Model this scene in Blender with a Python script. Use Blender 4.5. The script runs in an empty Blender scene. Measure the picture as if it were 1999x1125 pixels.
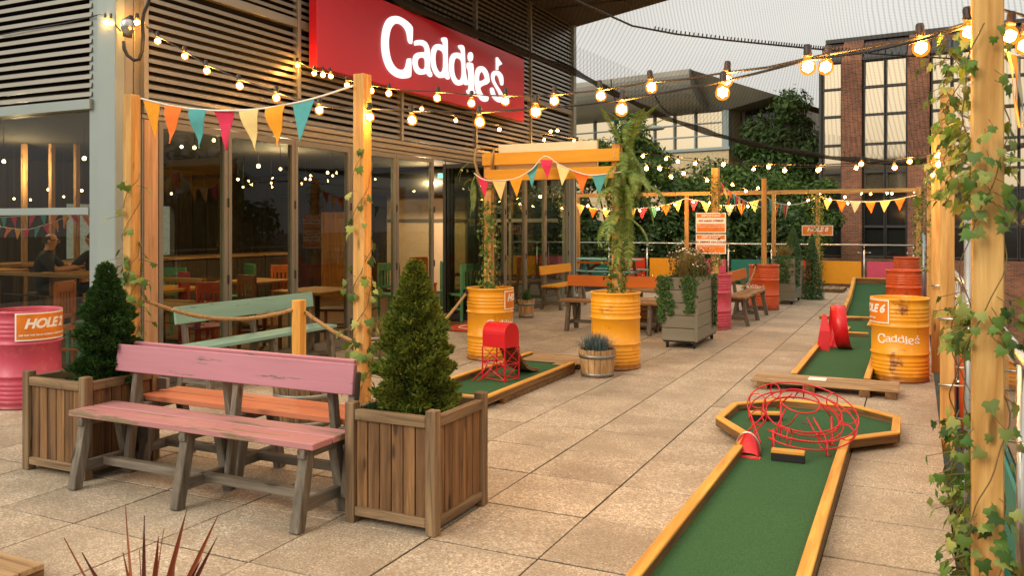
import bpy, bmesh, math, random
from mathutils import Vector, Matrix
random.seed(7)
S = bpy.context.scene
COL = S.collection
pi = math.pi

# ------------------------------------------------------------------ camera, light, exposure
YAW = math.radians(25.58); FOC = 1650.0; EYE = 1.65; CX = 1000.0; HY = 440.0
RX, RY = math.cos(YAW), math.sin(YAW)
FX, FY = -math.sin(YAW), math.cos(YAW)
cam = bpy.data.cameras.new("camera")
cam_o = bpy.data.objects.new("camera", cam); COL.objects.link(cam_o)
cam_o.location = (0, 0, EYE); cam_o.rotation_euler = (pi/2, 0, YAW)
cam.sensor_width = 36.0; cam.lens = 36.0*FOC/1999.0
cam.shift_y = -(562.5-HY)/1999.0
cam.clip_start = 0.05; cam.clip_end = 3000
cam.dof.use_dof = True; cam.dof.focus_distance = 8.0; cam.dof.aperture_fstop = 6.5
S.camera = cam_o

SUN_ELEV, SUN_AZ = math.radians(32), math.radians(205)     # azimuth clockwise from +Y
w = bpy.data.worlds.new("World"); S.world = w; w.use_nodes = True
nt = w.node_tree; nt.nodes.clear()
out = nt.nodes.new("ShaderNodeOutputWorld"); bg = nt.nodes.new("ShaderNodeBackground")
sky = nt.nodes.new("ShaderNodeTexSky"); sky.sky_type = 'NISHITA'; sky.sun_disc = False
sky.sun_elevation = SUN_ELEV; sky.sun_rotation = SUN_AZ
sky.air_density = 1.0; sky.dust_density = 4.0; sky.ozone_density = 1.0
hsv = nt.nodes.new("ShaderNodeHueSaturation"); hsv.inputs['Saturation'].default_value = 0.10
hsv.inputs['Value'].default_value = 1.0
# a thick even cloud layer: the clear sky's gradient is mostly flattened to pale warm grey
mx = nt.nodes.new("ShaderNodeMix"); mx.data_type = 'RGBA'; mx.inputs[0].default_value = 0.72
mx.inputs[7].default_value = (7.6, 7.35, 6.6, 1)
nt.links.new(sky.outputs[0], hsv.inputs['Color']); nt.links.new(hsv.outputs[0], mx.inputs[6])
# overcast sky: the overhead is brighter than the horizon, (1 + 2 sin elevation) / 3
tcw = nt.nodes.new("ShaderNodeTexCoord"); sxw = nt.nodes.new("ShaderNodeSeparateXYZ"); nt.links.new(tcw.outputs['Generated'], sxw.inputs[0])
mrw = nt.nodes.new("ShaderNodeMapRange"); mrw.inputs[1].default_value = 0; mrw.inputs[2].default_value = 1; mrw.inputs[3].default_value = .94; mrw.inputs[4].default_value = 2.3
nt.links.new(sxw.outputs[2], mrw.inputs[0])
vmw = nt.nodes.new("ShaderNodeVectorMath"); vmw.operation = 'SCALE'
nt.links.new(mx.outputs[2], vmw.inputs[0]); nt.links.new(mrw.outputs[0], vmw.inputs['Scale'])
# faint cloud tone
cnz = nt.nodes.new("ShaderNodeTexNoise"); cnz.inputs['Scale'].default_value = 2.2; cnz.inputs['Detail'].default_value = 5
cmp_ = nt.nodes.new("ShaderNodeMapping"); cmp_.inputs['Scale'].default_value = (1, 1, 3); nt.links.new(tcw.outputs['Generated'], cmp_.inputs[0]); nt.links.new(cmp_.outputs[0], cnz.inputs[0])
cmr = nt.nodes.new("ShaderNodeMapRange"); cmr.inputs[1].default_value = .3; cmr.inputs[2].default_value = .7; cmr.inputs[3].default_value = .90; cmr.inputs[4].default_value = 1.06
nt.links.new(cnz.outputs['Fac'], cmr.inputs[0])
cvm = nt.nodes.new("ShaderNodeVectorMath"); cvm.operation = 'SCALE'; nt.links.new(vmw.outputs[0], cvm.inputs[0]); nt.links.new(cmr.outputs[0], cvm.inputs['Scale'])
nt.links.new(cvm.outputs[0], bg.inputs[0]); nt.links.new(bg.outputs[0], out.inputs[0])
bg.inputs[1].default_value = 0.078
sl = bpy.data.lights.new("sun", 'SUN'); sl.energy = 1.15; sl.angle = math.radians(24); sl.color = (1, .86, .68)
so = bpy.data.objects.new("sun", sl); COL.objects.link(so)
_d = Vector((math.sin(SUN_AZ)*math.cos(SUN_ELEV), math.cos(SUN_AZ)*math.cos(SUN_ELEV), math.sin(SUN_ELEV)))
so.rotation_euler = (-_d).to_track_quat('-Z', 'Y').to_euler()
S.view_settings.view_transform = 'Standard'; S.view_settings.look = 'None'
S.view_settings.exposure = 0.40; S.view_settings.gamma = 1.0; S.view_settings.use_curve_mapping = False
S.cycles.max_bounces = 8; S.cycles.transparent_max_bounces = 24
S.cycles.sample_clamp_indirect = 6.0; S.cycles.caustics_reflective = False; S.cycles.caustics_refractive = False

# ------------------------------------------------------------------ measuring: where a sight line meets a plane
def ray(u, v):
    a = (u-CX)/FOC
    return Vector((a*RX+FX, a*RY+FY, (HY-v)/FOC))
def atd(u, v, d): return Vector((0, 0, EYE)) + ray(u, v)*d
def atz(u, v, z=0.0):
    r = ray(u, v); return Vector((0, 0, EYE)) + r*((z-EYE)/r.z)
def aty(u, v, y):
    r = ray(u, v); return Vector((0, 0, EYE)) + r*(y/r.y)
def atx(u, v, x):
    r = ray(u, v); return Vector((0, 0, EYE)) + r*(x/r.x)

# ------------------------------------------------------------------ objects
WL = {}
def _w(o): return WL.get(o.name, Vector((0, 0, 0))) if o else Vector((0, 0, 0))
def tag(o, label=None, cat=None, group=None, kind=None):
    if label: o["label"] = label
    if cat: o["category"] = cat
    if group: o["group"] = group
    if kind: o["kind"] = kind
    return o
def thing(name, label, cat, loc=(0, 0, 0), group=None, rz=0.0):
    o = bpy.data.objects.new(name, None); COL.objects.link(o)
    o.empty_display_size = .1
    o.location = loc; o.rotation_euler = (0, 0, rz); WL[o.name] = Vector(loc)
    return tag(o, label, cat, group)
def link(name, me, parent=None, loc=(0, 0, 0), rot=None):
    """loc is a world point unless the parent is turned, then builders work in the parent's own frame (LOCAL)"""
    o = bpy.data.objects.new(name, me); COL.objects.link(o)
    if parent is not None:
        o.parent = parent
    o.location = Vector(loc) - (_w(parent) if parent is not None else Vector((0, 0, 0)))
    if rot is not None: o.rotation_euler = rot
    WL[o.name] = Vector(loc)
    return o
def copy_tree(src, loc, rz=None, parent=None, label=None, group=None):
    c = src.copy(); COL.objects.link(c)
    if parent is None:
        c.location = loc
        if rz is not None: c.rotation_euler = (0, 0, rz)
        WL[c.name] = Vector(loc)
        if label: c["label"] = label
        if group: c["group"] = group
    else: c.parent = parent
    for ch in src.children: copy_tree(ch, None, None, c)
    return c

class MB:
    def __init__(s): s.v = []; s.f = []; s.m = []; s.cur = 0; s.uv = None
    def add(s, vs, fs):
        b = len(s.v); s.v += [tuple(p) for p in vs]
        for f in fs: s.f.append(tuple(i+b for i in f)); s.m.append(s.cur)
        return s
    def box(s, a, b):
        (x0, y0, z0), (x1, y1, z1) = a, b
        return s.add([(x0,y0,z0),(x1,y0,z0),(x1,y1,z0),(x0,y1,z0),(x0,y0,z1),(x1,y0,z1),(x1,y1,z1),(x0,y1,z1)],
              [(0,3,2,1),(4,5,6,7),(0,1,5,4),(1,2,6,5),(2,3,7,6),(3,0,4,7)])
    def beam(s, p, q, wd, ht, up=(0, 0, 1)):
        p, q = Vector(p), Vector(q); d = (q-p).normalized(); up = Vector(up)
        sx = d.cross(up)
        if sx.length < 1e-5: sx = d.cross(Vector((1, 0, 0)))
        sx.normalize(); uz = sx.cross(d).normalized()
        sx *= wd/2; uz *= ht/2
        vs = [p-sx-uz, p+sx-uz, p+sx+uz, p-sx+uz, q-sx-uz, q+sx-uz, q+sx+uz, q-sx+uz]
        return s.add(vs, [(0,1,2,3),(7,6,5,4),(0,4,5,1),(1,5,6,2),(2,6,7,3),(3,7,4,0)])
    def tube(s, pts, r, n=6, cap=True):
        pts = [Vector(p) for p in pts]; m = len(pts)
        rr = r if isinstance(r, (list, tuple)) else [r]*m
        b = len(s.v); prev = None
        for i, p in enumerate(pts):
            d = (pts[min(i+1, m-1)]-pts[max(i-1, 0)])
            if d.length < 1e-9: d = Vector((0, 0, 1))
            d.normalize()
            if prev is None:
                a = Vector((0, 0, 1)) if abs(d.z) < .9 else Vector((1, 0, 0))
                prev = d.cross(a).normalized()
            x = (prev-d*prev.dot(d))
            if x.length < 1e-6: x = d.orthogonal()
            x.normalize(); y = d.cross(x); prev = x
            for k in range(n):
                a = 2*pi*k/n; s.v.append(tuple(p+(x*math.cos(a)+y*math.sin(a))*rr[i]))
        for i in range(m-1):
            for k in range(n):
                s.f.append((b+i*n+k, b+i*n+(k+1) % n, b+(i+1)*n+(k+1) % n, b+(i+1)*n+k)); s.m.append(s.cur)
        if cap:
            s.f.append(tuple(b+k for k in range(n))[::-1]); s.m.append(s.cur)
            s.f.append(tuple(b+(m-1)*n+k for k in range(n))); s.m.append(s.cur)
        return s
    def ring(s, c, r, tr, n=24, k=5, axis='z'):
        pts = []
        for i in range(n+1):
            a = 2*pi*i/n; x, y = math.cos(a)*r, math.sin(a)*r
            pts.append(Vector(c)+Vector({'z': (x, y, 0), 'x': (0, x, y), 'y': (x, 0, y)}[axis]))
        return s.tube(pts, tr, k, False)
    def lathe(s, prof, c=(0, 0, 0), n=28, cap0=False, cap1=False):
        b = len(s.v); m = len(prof)
        for (r, z) in prof:
            for k in range(n):
                a = 2*pi*k/n; s.v.append((c[0]+math.cos(a)*r, c[1]+math.sin(a)*r, c[2]+z))
        for i in range(m-1):
            for k in range(n):
                s.f.append((b+i*n+k, b+i*n+(k+1) % n, b+(i+1)*n+(k+1) % n, b+(i+1)*n+k)); s.m.append(s.cur)
        if cap0: s.f.append(tuple(b+k for k in range(n))[::-1]); s.m.append(s.cur)
        if cap1: s.f.append(tuple(b+(m-1)*n+k for k in range(n))); s.m.append(s.cur)
        return s
    def prism(s, poly, z0, z1):
        n = len(poly)
        vs = [(x, y, z0) for x, y in poly]+[(x, y, z1) for x, y in poly]
        fs = [tuple(range(n))[::-1], tuple(range(n, 2*n))]+[(i, (i+1) % n, n+(i+1) % n, n+i) for i in range(n)]
        return s.add(vs, fs)
    def mesh(s, name, mat, smooth=False, off=(0, 0, 0), bevel=0.0):
        me = bpy.data.meshes.new(name)
        o = Vector(off)
        me.from_pydata([tuple(Vector(p)-o) for p in s.v] if o.length else s.v, [], s.f)
        mats = mat if isinstance(mat, (list, tuple)) else [mat]
        for m in mats: me.materials.append(m)
        if len(mats) > 1: me.polygons.foreach_set("material_index", s.m)
        if bevel:
            bm = bmesh.new(); bm.from_mesh(me)
            bmesh.ops.bevel(bm, geom=bm.edges[:], offset=bevel, segments=1, affect='EDGES', clamp_overlap=True)
            bm.to_mesh(me); bm.free()
        if smooth: me.polygons.foreach_set("use_smooth", [True]*len(me.polygons))
        if smooth == 'auto':
            try: me.set_sharp_from_angle(angle=math.radians(40))
            except Exception: pass
        me.update()
        return me
    def build(s, name, mat, parent=None, smooth=False, bevel=0.0, at=None):
        """vertices are world points; the object's origin goes to `at` (or the parent's)"""
        org = Vector(at) if at is not None else _w(parent)
        me = s.mesh(name, mat, smooth, org, bevel)
        return link(name, me, parent, org)

_PL = {}
def plank(name, c, size, mats, parent=None, rot=None, bev=.004):
    """one piece of timber: box of `size` about world point c; mats is an (x, y, z) triple of grain directions"""
    key = (tuple(round(x, 3) for x in size), id(mats) if not isinstance(mats, bpy.types.Material) else mats.name, bev)
    if key not in _PL:
        h = [x/2 for x in size]
        m = mats if isinstance(mats, bpy.types.Material) else mats[max(range(3), key=lambda i: size[i])]
        _PL[key] = MB().box([-x for x in h], h).mesh(name, m, False, bevel=min(bev, min(size)*.3))
    return link(name, _PL[key], parent, c, rot)

# ------------------------------------------------------------------ materials
def srgb(h):
    h = h.lstrip('#'); c = [int(h[i:i+2], 16)/255 for i in (0, 2, 4)]
    return tuple(x/12.92 if x <= .04045 else ((x+.055)/1.055)**2.4 for x in c)+(1,)
def newmat(name):
    m = bpy.data.materials.new(name); m.use_nodes = True
    return m, m.node_tree, m.node_tree.nodes["Principled BSDF"]
def nd(nt, t, **kw):
    n = nt.nodes.new(t)
    for k, v in kw.items(): setattr(n, k, v)
    return n
def coords(nt, scale=(1, 1, 1), jitter=True):
    tc = nd(nt, "ShaderNodeTexCoord"); mp = nd(nt, "ShaderNodeMapping"); mp.inputs['Scale'].default_value = scale
    if jitter:
        oi = nd(nt, "ShaderNodeObjectInfo"); ml = nd(nt, "ShaderNodeVectorMath", operation='SCALE')
        ml.inputs[0].default_value = (13.1, 7.7, 29.3); nt.links.new(oi.outputs['Random'], ml.inputs['Scale'])
        ad = nd(nt, "ShaderNodeVectorMath", operation='ADD')
        nt.links.new(tc.outputs['Object'], ad.inputs[0]); nt.links.new(ml.outputs[0], ad.inputs[1])
        nt.links.new(ad.outputs[0], mp.inputs['Vector'])
    else: nt.links.new(tc.outputs['Object'], mp.inputs['Vector'])
    return mp.outputs[0]
def noise(nt, vec, scale, detail=4, rough=.55, dist=0.0):
    n = nd(nt, "ShaderNodeTexNoise"); n.inputs['Scale'].default_value = scale
    n.inputs['Detail'].default_value = detail; n.inputs['Roughness'].default_value = rough
    n.inputs['Distortion'].default_value = dist
    if vec is not None: nt.links.new(vec, n.inputs['Vector'])
    return n.outputs['Fac']
def ramp(nt, fac, stops, mode='LINEAR'):
    r = nd(nt, "ShaderNodeValToRGB"); r.color_ramp.interpolation = mode; e = r.color_ramp.elements
    while len(e) < len(stops): e.new(.5)
    for i, (p, c) in enumerate(stops):
        e[i].position = p; e[i].color = c if isinstance(c, tuple) else (c, c, c, 1)
    nt.links.new(fac, r.inputs[0]); return r.outputs[0]
def mixc(nt, fac, a, b, mode='MIX'):
    m = nd(nt, "ShaderNodeMix", data_type='RGBA', blend_type=mode)
    for i, x in ((0, fac), (6, a), (7, b)):
        if isinstance(x, (int, float, tuple)): m.inputs[i].default_value = x
        else: nt.links.new(x, m.inputs[i])
    return m.outputs[2]
def math_n(nt, op, a, b=0.0):
    m = nd(nt, "ShaderNodeMath", operation=op)
    for i, x in ((0, a), (1, b)):
        if isinstance(x, (int, float)): m.inputs[i].default_value = x
        else: nt.links.new(x, m.inputs[i])
    return m.outputs[0]
def bump(nt, bs, h, strength=.3, dist=.01):
    b = nd(nt, "ShaderNodeBump"); b.inputs['Strength'].default_value = strength; b.inputs['Distance'].default_value = dist
    nt.links.new(h, b.inputs['Height']); nt.links.new(b.outputs[0], bs.inputs['Normal'])
def vary(nt, col, amt=.15):
    """every copy a little lighter or darker"""
    oi = nd(nt, "ShaderNodeObjectInfo")
    mr = nd(nt, "ShaderNodeMapRange"); mr.inputs[3].default_value = 1-amt; mr.inputs[4].default_value = 1+amt
    nt.links.new(oi.outputs['Random'], mr.inputs[0])
    c = nd(nt, "ShaderNodeCombineColor")
    for i in range(3): nt.links.new(mr.outputs[0], c.inputs[i])
    return mixc(nt, 1.0, col, c.outputs[0], 'MULTIPLY')

def plain(name, col, rough=.6, metal=0.0, nz=.12, scale=8, bmp=.1, spec=.5):
    m, nt, b = newmat(name); c = srgb(col) if isinstance(col, str) else col
    v = coords(nt); f = noise(nt, v, scale, 5)
    lo = tuple(x*(1-nz*2) for x in c[:3])+(1,); hi = tuple(min(1, x*(1+nz)) for x in c[:3])+(1,)
    nt.links.new(ramp(nt, f, [(.25, lo), (.75, hi)]), b.inputs['Base Color'])
    b.inputs['Roughness'].default_value = rough; b.inputs['Metallic'].default_value = metal
    b.inputs['Specular IOR Level'].default_value = spec
    if bmp: bump(nt, b, noise(nt, v, scale*8, 3), bmp, .003)
    return m
def wood(name, light, dark, axis, paint=None, wear=.35, rough=.75, knots=True, var=.16):
    m, nt, b = newmat(name); L, D = srgb(light), srgb(dark)
    sc = [24, 24, 24]; sc[axis] = 1.6
    v = coords(nt, tuple(sc)); g = noise(nt, v, 1.0, 6, .62, .6)
    col = ramp(nt, g, [(.30, D), (.52, tuple((a+c)/2 for a, c in zip(L, D))), (.70, L)])
    sc2 = [7, 7, 7]; sc2[axis] = 1.0
    v2 = coords(nt, tuple(sc2)); t = noise(nt, v2, 1.0, 3)
    col = mixc(nt, ramp(nt, t, [(.35, .0), (.7, .45)]), col, mixc(nt, 1.0, col, (.62, .52, .42, 1), 'MULTIPLY'))
    if knots:
        sk = [9, 9, 9]; sk[axis] = 2.6
        vo = nd(nt, "ShaderNodeTexVoronoi"); vo.inputs['Scale'].default_value = 1.0
        nt.links.new(coords(nt, tuple(sk)), vo.inputs['Vector'])
        col = mixc(nt, ramp(nt, vo.outputs['Distance'], [(.09, .8), (.17, 0.0)]), col, tuple(x*.35 for x in D[:3])+(1,))
    col = vary(nt, col, var)
    if paint:
        P = srgb(paint)
        sp = [13, 13, 13]; sp[axis] = 1.5
        vp = coords(nt, tuple(sp)); pn = noise(nt, vp, 1.3, 7, .68)
        pc = ramp(nt, noise(nt, vp, .5, 3), [(.3, tuple(x*.82 for x in P[:3])+(1,)), (.7, P)])
        pc = mixc(nt, ramp(nt, g, [(.3, .22), (.6, 0.0)]), pc, tuple(x*.55 for x in P[:3])+(1,))
        col = mixc(nt, ramp(nt, pn, [(wear-.02, 0.0), (wear+.03, 1.0)]), col, pc)
    nt.links.new(col, b.inputs['Base Color']); b.inputs['Roughness'].default_value = rough
    b.inputs['Specular IOR Level'].default_value = .35
    bump(nt, b, g, .35, .004)
    return m
def wood3(name, *a, **k): return tuple(wood(name+s, a[0], a[1], i, **k) for i, s in enumerate(("_x", "_y", "_z")))
def rusty(name, col, rust='6a3418', amt=.36, rough=.42):
    m, nt, b = newmat(name); P, Rr = srgb(col), srgb(rust)
    v = coords(nt); n1 = noise(nt, v, 3.2, 8, .66); n2 = noise(nt, v, 14, 6, .6); n3 = noise(nt, v, 1.1, 3)
    c = ramp(nt, n3, [(.3, tuple(x*.80 for x in P[:3])+(1,)), (.7, P)])
    pale = tuple(x+(1-x)*.16 for x in P[:3])+(1,)
    c = mixc(nt, ramp(nt, n2, [(.55, 0.0), (.75, .4)]), c, pale)
    c = mixc(nt, ramp(nt, n1, [(amt-.05, 1.0), (amt+.03, 0.0)]), c, Rr)
    # rust runs down the sides
    rn = noise(nt, coords(nt, (11, 11, .9)), 1.0, 4, .6)
    c = mixc(nt, ramp(nt, rn, [(.60, 0.0), (.74, .55)]), c, Rr)
    # scuffs round foot and rim
    sx = nd(nt, "ShaderNodeSeparateXYZ"); tc = nd(nt, "ShaderNodeTexCoord"); nt.links.new(tc.outputs['Object'], sx.inputs[0])
    foot = ramp(nt, math_n(nt, 'ADD', sx.outputs[2], math_n(nt, 'MULTIPLY', n2, .10)), [(.06, .9), (.16, 0.0)])
    c = mixc(nt, foot, c, Rr)
    nt.links.new(c, b.inputs['Base Color'])
    b.inputs['Roughness'].default_value = rough; bump(nt, b, n2, .12, .004)
    return m
def glow(name, col, strength):
    m, nt, b = newmat(name); nt.nodes.remove(b)
    e = nd(nt, "ShaderNodeEmission"); e.inputs[0].default_value = col; e.inputs[1].default_value = strength
    nt.links.new(e.outputs[0], nt.nodes["Material Output"].inputs[0]); return m
def glass(name, tint=(.9, .93, .9, 1), ior=1.5, rough=.0, extra=0.0):
    m, nt, b = newmat(name); nt.nodes.remove(b)
    fr = nd(nt, "ShaderNodeFresnel"); fr.inputs[0].default_value = ior
    gl = nd(nt, "ShaderNodeBsdfGlossy"); gl.inputs['Roughness'].default_value = rough
    tr = nd(nt, "ShaderNodeBsdfTransparent"); tr.inputs[0].default_value = tint
    mx = nd(nt, "ShaderNodeMixShader")
    ge = nd(nt, "ShaderNodeNewGeometry")      # thin pane: only the face turned to the ray mirrors
    f = math_n(nt, 'MULTIPLY', math_n(nt, 'ADD', fr.outputs[0], extra), math_n(nt, 'SUBTRACT', 1.0, ge.outputs['Backfacing']))
    nt.links.new(f, mx.inputs[0]); nt.links.new(tr.outputs[0], mx.inputs[1]); nt.links.new(gl.outputs[0], mx.inputs[2])
    nt.links.new(mx.outputs[0], nt.nodes["Material Output"].inputs[0]); return m
def leafmat(name, cols, rough=.55, trans=.25):
    """foliage: each leaf its own green, with light passing through"""
    m, nt, b = newmat(name)
    ge = nd(nt, "ShaderNodeNewGeometry"); oi = nd(nt, "ShaderNodeObjectInfo")
    f = math_n(nt, 'FRACT', math_n(nt, 'ADD', ge.outputs['Random Per Island'], oi.outputs['Random']))
    n = len(cols)
    c = ramp(nt, f, [(i/max(1, n-1), srgb(x)) for i, x in enumerate(cols)])
    nt.links.new(c, b.inputs['Base Color']); b.inputs['Roughness'].default_value = rough
    b.inputs['Specular IOR Level'].default_value = .3
    tl = nd(nt, "ShaderNodeBsdfTranslucent"); nt.links.new(c, tl.inputs[0])
    mx = nd(nt, "ShaderNodeMixShader"); mx.inputs[0].default_value = trans
    nt.links.new(b.outputs[0], mx.inputs[1]); nt.links.new(tl.outputs[0], mx.inputs[2])
    nt.links.new(mx.outputs[0], nt.nodes["Material Output"].inputs[0]); return m

def text_mesh(s, size, mat, shear=0.0, bold=0.0, depth=.002, space=1.0, align='CENTER'):
    c = bpy.data.curves.new("lettering", 'FONT'); c.body = s; c.size = size; c.shear = shear; c.offset = bold
    c.extrude = depth; c.align_x = align; c.align_y = 'CENTER'; c.space_character = space; c.resolution_u = 3
    o = bpy.data.objects.new("lettering", c); COL.objects.link(o)
    dg = bpy.context.evaluated_depsgraph_get()
    me = bpy.data.meshes.new_from_object(o.evaluated_get(dg))
    COL.objects.unlink(o); bpy.data.objects.remove(o)
    me.materials.clear(); me.materials.append(mat); me.name = "lettering"
    return me
def outline_mesh(polys, mat, depth, thin=0.0):
    """filled outlines with holes (even-odd), a little thick; polys are 2D point lists"""
    c = bpy.data.curves.new("lettering", 'CURVE'); c.dimensions = '2D'; c.fill_mode = 'BOTH'; c.extrude = depth; c.offset = thin
    for p in polys:
        sp = c.splines.new('POLY'); sp.points.add(len(p)-1); sp.use_cyclic_u = True
        for i, (x, y) in enumerate(p): sp.points[i].co = (x, y, 0, 1)
    o = bpy.data.objects.new("lettering", c); COL.objects.link(o)
    dg = bpy.context.evaluated_depsgraph_get()
    me = bpy.data.meshes.new_from_object(o.evaluated_get(dg))
    COL.objects.unlink(o); bpy.data.objects.remove(o)
    me.materials.clear(); me.materials.append(mat); me.name = "lettering"
    return me
def smooth_loop(p, k=2):
    for _ in range(k):
        q = []
        for i in range(len(p)):
            a, b = p[i], p[(i+1) % len(p)]
            q += [(.75*a[0]+.25*b[0], .75*a[1]+.25*b[1]), (.25*a[0]+.75*b[0], .25*a[1]+.75*b[1])]
        p = q
    return p
# ------------------------------------------------------------------ the palette
M = {}
M['planter'] = wood3('weathered_timber', 'a08663', '5a4632')
M['plankb'] = wood3('planter_board_timber', '967047', '4c3420', var=.2)
M['bench'] = wood3('grey_bench_timber', '8a8172', '4d473d', var=.1)
M['pink'] = wood3('pink_painted_board', '8a8172', '55493c', paint='bd808a', wear=.36, rough=.6, var=.05)
M['pink_seat'] = wood3('pink_seat_board', '9c8a70', '6b5740', paint='bb8280', wear=.42, rough=.6, var=.05)
M['coral'] = wood3('coral_seat_board', '9c8a70', '6b5740', paint='cf7f5c', wear=.38, rough=.6, var=.05)
M['aqua'] = wood3('aqua_painted_board', '8a8172', '55493c', paint='84ada0', wear=.37, rough=.6, var=.04)
M['amber'] = wood3('amber_painted_board', 'a27a3c', '6b4a22', paint='e09c1c', wear=.30, rough=.6, var=.04)
M['orange'] = wood3('orange_painted_board', 'a27a3c', '6b4a22', paint='d06c14', wear=.30, rough=.6, var=.04)
M['brown'] = wood3('brown_seat_board', 'ac8454', '6f4c2c')
M['post'] = wood3('pale_post_timber', 'dfb36c', 'ae7c3a', rough=.7, var=.08)
M['kerb'] = wood3('yellow_kerb_timber', 'f0b858', 'c48a36', rough=.65, var=.06, knots=False)
M['kerbside'] = wood3('kerb_side_timber', '8f6c42', '4e3620')
M['deck'] = wood3('deck_board', 'c2a378', '7d6142')
M['grey'] = wood3('grey_painted_board', '7d7a68', '4d4a3f', paint='84806e', wear=.33, rough=.75, var=.05)
M['tub'] = wood3('tub_stave', 'd3b282', '8d6a40')
M['oldtub'] = wood3('old_tub_stave', '9a8767', '5a4a35')
M['crate'] = wood3('dark_crate_board', '8a5c34', '4a2d18')
M['hoop'] = plain('tub_hoop_steel', '8c8b84', .45, .8)
M['soil'] = plain('potting_soil', '2c2017', .95, nz=.4, scale=40, bmp=.6)
M['steel'] = plain('brushed_steel', 'c9c5bc', .28, 1.0, nz=.05)
M['galv'] = plain('galvanised_steel', '9aa2a3', .45, .7, nz=.1)
M['black'] = plain('black_rubber', '131212', .6)
M['dark'] = plain('dark_frame', '1b1a18', .5)
M['frame'] = plain('grey_door_frame', '7b776b', .42, .25, nz=.05, scale=3, bmp=.02)
M['louvre'] = plain('louvre_metal', '8d887b', .38, .35, nz=.05, scale=2, bmp=.02)
M['column'] = plain('pale_column_metal', '8f9a95', .45, .2, nz=.04, scale=2, bmp=.02)
M['jamb'] = wood3('bulb_lit_jamb_timber', 'c9a27c', 'a37b56', knots=False)  # warm light of the bulbs is put into the jamb's colour
M['void'] = plain('louvre_void', '15110e', .9)
M['soffit'] = plain('soffit_board', '332b22', .7, nz=.12, scale=1.5)
M['joint'] = plain('joint_grit', '2f281f', .95, nz=.3, scale=30)
M['seam'] = plain('dark_seam', '141210', .8)
M['signred'] = plain('sign_red', 'bd1b28', .34, nz=.03, scale=1, bmp=.01)
M['signside'] = plain('sign_side_red', 'a8121c', .4, nz=.03)
M['signwhite'] = glow('lit_sign_white', (1, .97, .92, 1), .95)
M['white'] = plain('white_print', 'efe9dc', .6, nz=.03)
M['cream'] = plain('cream_board', 'e6d3a8', .6, nz=.05)
M['signorange'] = plain('sign_orange', 'e07c12', .5, nz=.16, scale=5)
M['signbrown'] = plain('sign_brown_print', '8a3a10', .6, nz=.05)
M['d_amber'] = rusty('amber_drum_paint', 'f2a61c', amt=.35)
M['d_orange'] = rusty('orange_drum_paint', 'd2541a', amt=.34)
M['d_pink'] = rusty('pink_drum_paint', 'c4465c', '8f3a3a', amt=.36)
M['rust'] = plain('rusty_inside', '7a4a24', .85, nz=.35, scale=20)
M['red'] = plain('red_enamel', 'c4101c', .35, nz=.06, scale=6, bmp=.03)
M['redwire'] = plain('red_wire', 'c8141e', .4, nz=.05)
M['turf'] = None
M['f_teal'] = plain('teal_cloth', '4f9e9c', .85, nz=.06, scale=20)
M['f_pink'] = plain('pink_cloth', 'dd3358', .85, nz=.06, scale=20)
M['f_amber'] = plain('amber_cloth', 'f0a01e', .85, nz=.06, scale=20)
M['f_orange'] = plain('orange_cloth', 'ee7420', .85, nz=.06, scale=20)
M['f_cream'] = plain('cream_cloth', 'f2d48a', .85, nz=.06, scale=20)
M['f_slate'] = plain('slate_cloth', '8fa09a', .85, nz=.06, scale=20)
M['tape'] = plain('white_tape', 'e8e2d4', .8)
M['rope'] = plain('hemp_rope', 'b08d5c', .9, nz=.3, scale=60, bmp=.5)
M['cable'] = plain('black_cable', '1c1611', .55)
M['cap'] = plain('lamp_socket', '2a1d12', .5)
M['filament'] = glow('lamp_filament', (1.0, .59, .19, 1), 850.0)
M['inlamp'] = glow('indoor_lamp', (1.0, .66, .30, 1), 22.0)
M['exit'] = glow('green_exit_glow', (.2, .9, .55, 1), 1.6)
M['win'] = glass('window_glass', (.74, .75, .66, 1), 1.42, 0.0, .0)
M['rail_glass'] = glass('rail_glass', (.93, .96, .94, 1), 1.45, 0.0, .0)
M['p_pink'] = plain('pink_panel', 'd2506f', .5, nz=.03)
M['p_yellow'] = plain('yellow_panel', 'eda41a', .5, nz=.03)
M['p_red'] = plain('red_panel', 'd63a14', .5, nz=.03)
M['p_teal'] = plain('teal_panel', '12766b', .5, nz=.03)
M['p_orange'] = plain('orange_panel', 'e2560c', .5, nz=.03)
M['bark'] = plain('bark', '4a3826', .9, nz=.35, scale=14, bmp=.6)
M['stem'] = plain('vine_stem', '6d5a34', .8)
M['ivy'] = leafmat('ivy_leaf', ['35561f', '587a2e', '8f9a4c', '2b4a1a', '6d8a3a', '3f662a', 'a3a85c', '335822'])
M['conifer'] = leafmat('conifer_needles', ['42521a', '647328', '848c34', '4a5c1e', '92983c'], trans=.15)
M['conifer_dark'] = leafmat('dark_conifer_needles', ['263f1c', '365524', '44652c', '2b4720'], trans=.15)
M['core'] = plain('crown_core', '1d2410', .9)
M['fern'] = leafmat('fern_leaflet', ['5a7a2c', '7d9440', 'a0aa58', '3f6a34', '8a9a4a'], trans=.3)
M['grassblue'] = leafmat('blue_fescue', ['55696a', '6d8180', '3f5356', '7e8c80'], trans=.2)
M['grasstan'] = leafmat('tan_grass', ['8a7a48', 'a89860', '6f6a3c', 'b89a58'], trans=.3)
M['shrub'] = leafmat('shrub_leaf', ['23421d', '375a26', '4a6d30', '2b4c22', '5c7a3a'], trans=.2)
M['flower'] = plain('white_flower', 'e2dccf', .8)
M['dryflower'] = plain('dry_flower', '6b5138', .9)
M['treeA'] = leafmat('tree_leaf_mid', ['2c4518', '435f24', '59762e', '36511e', '6c8438'], trans=.3)
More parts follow.
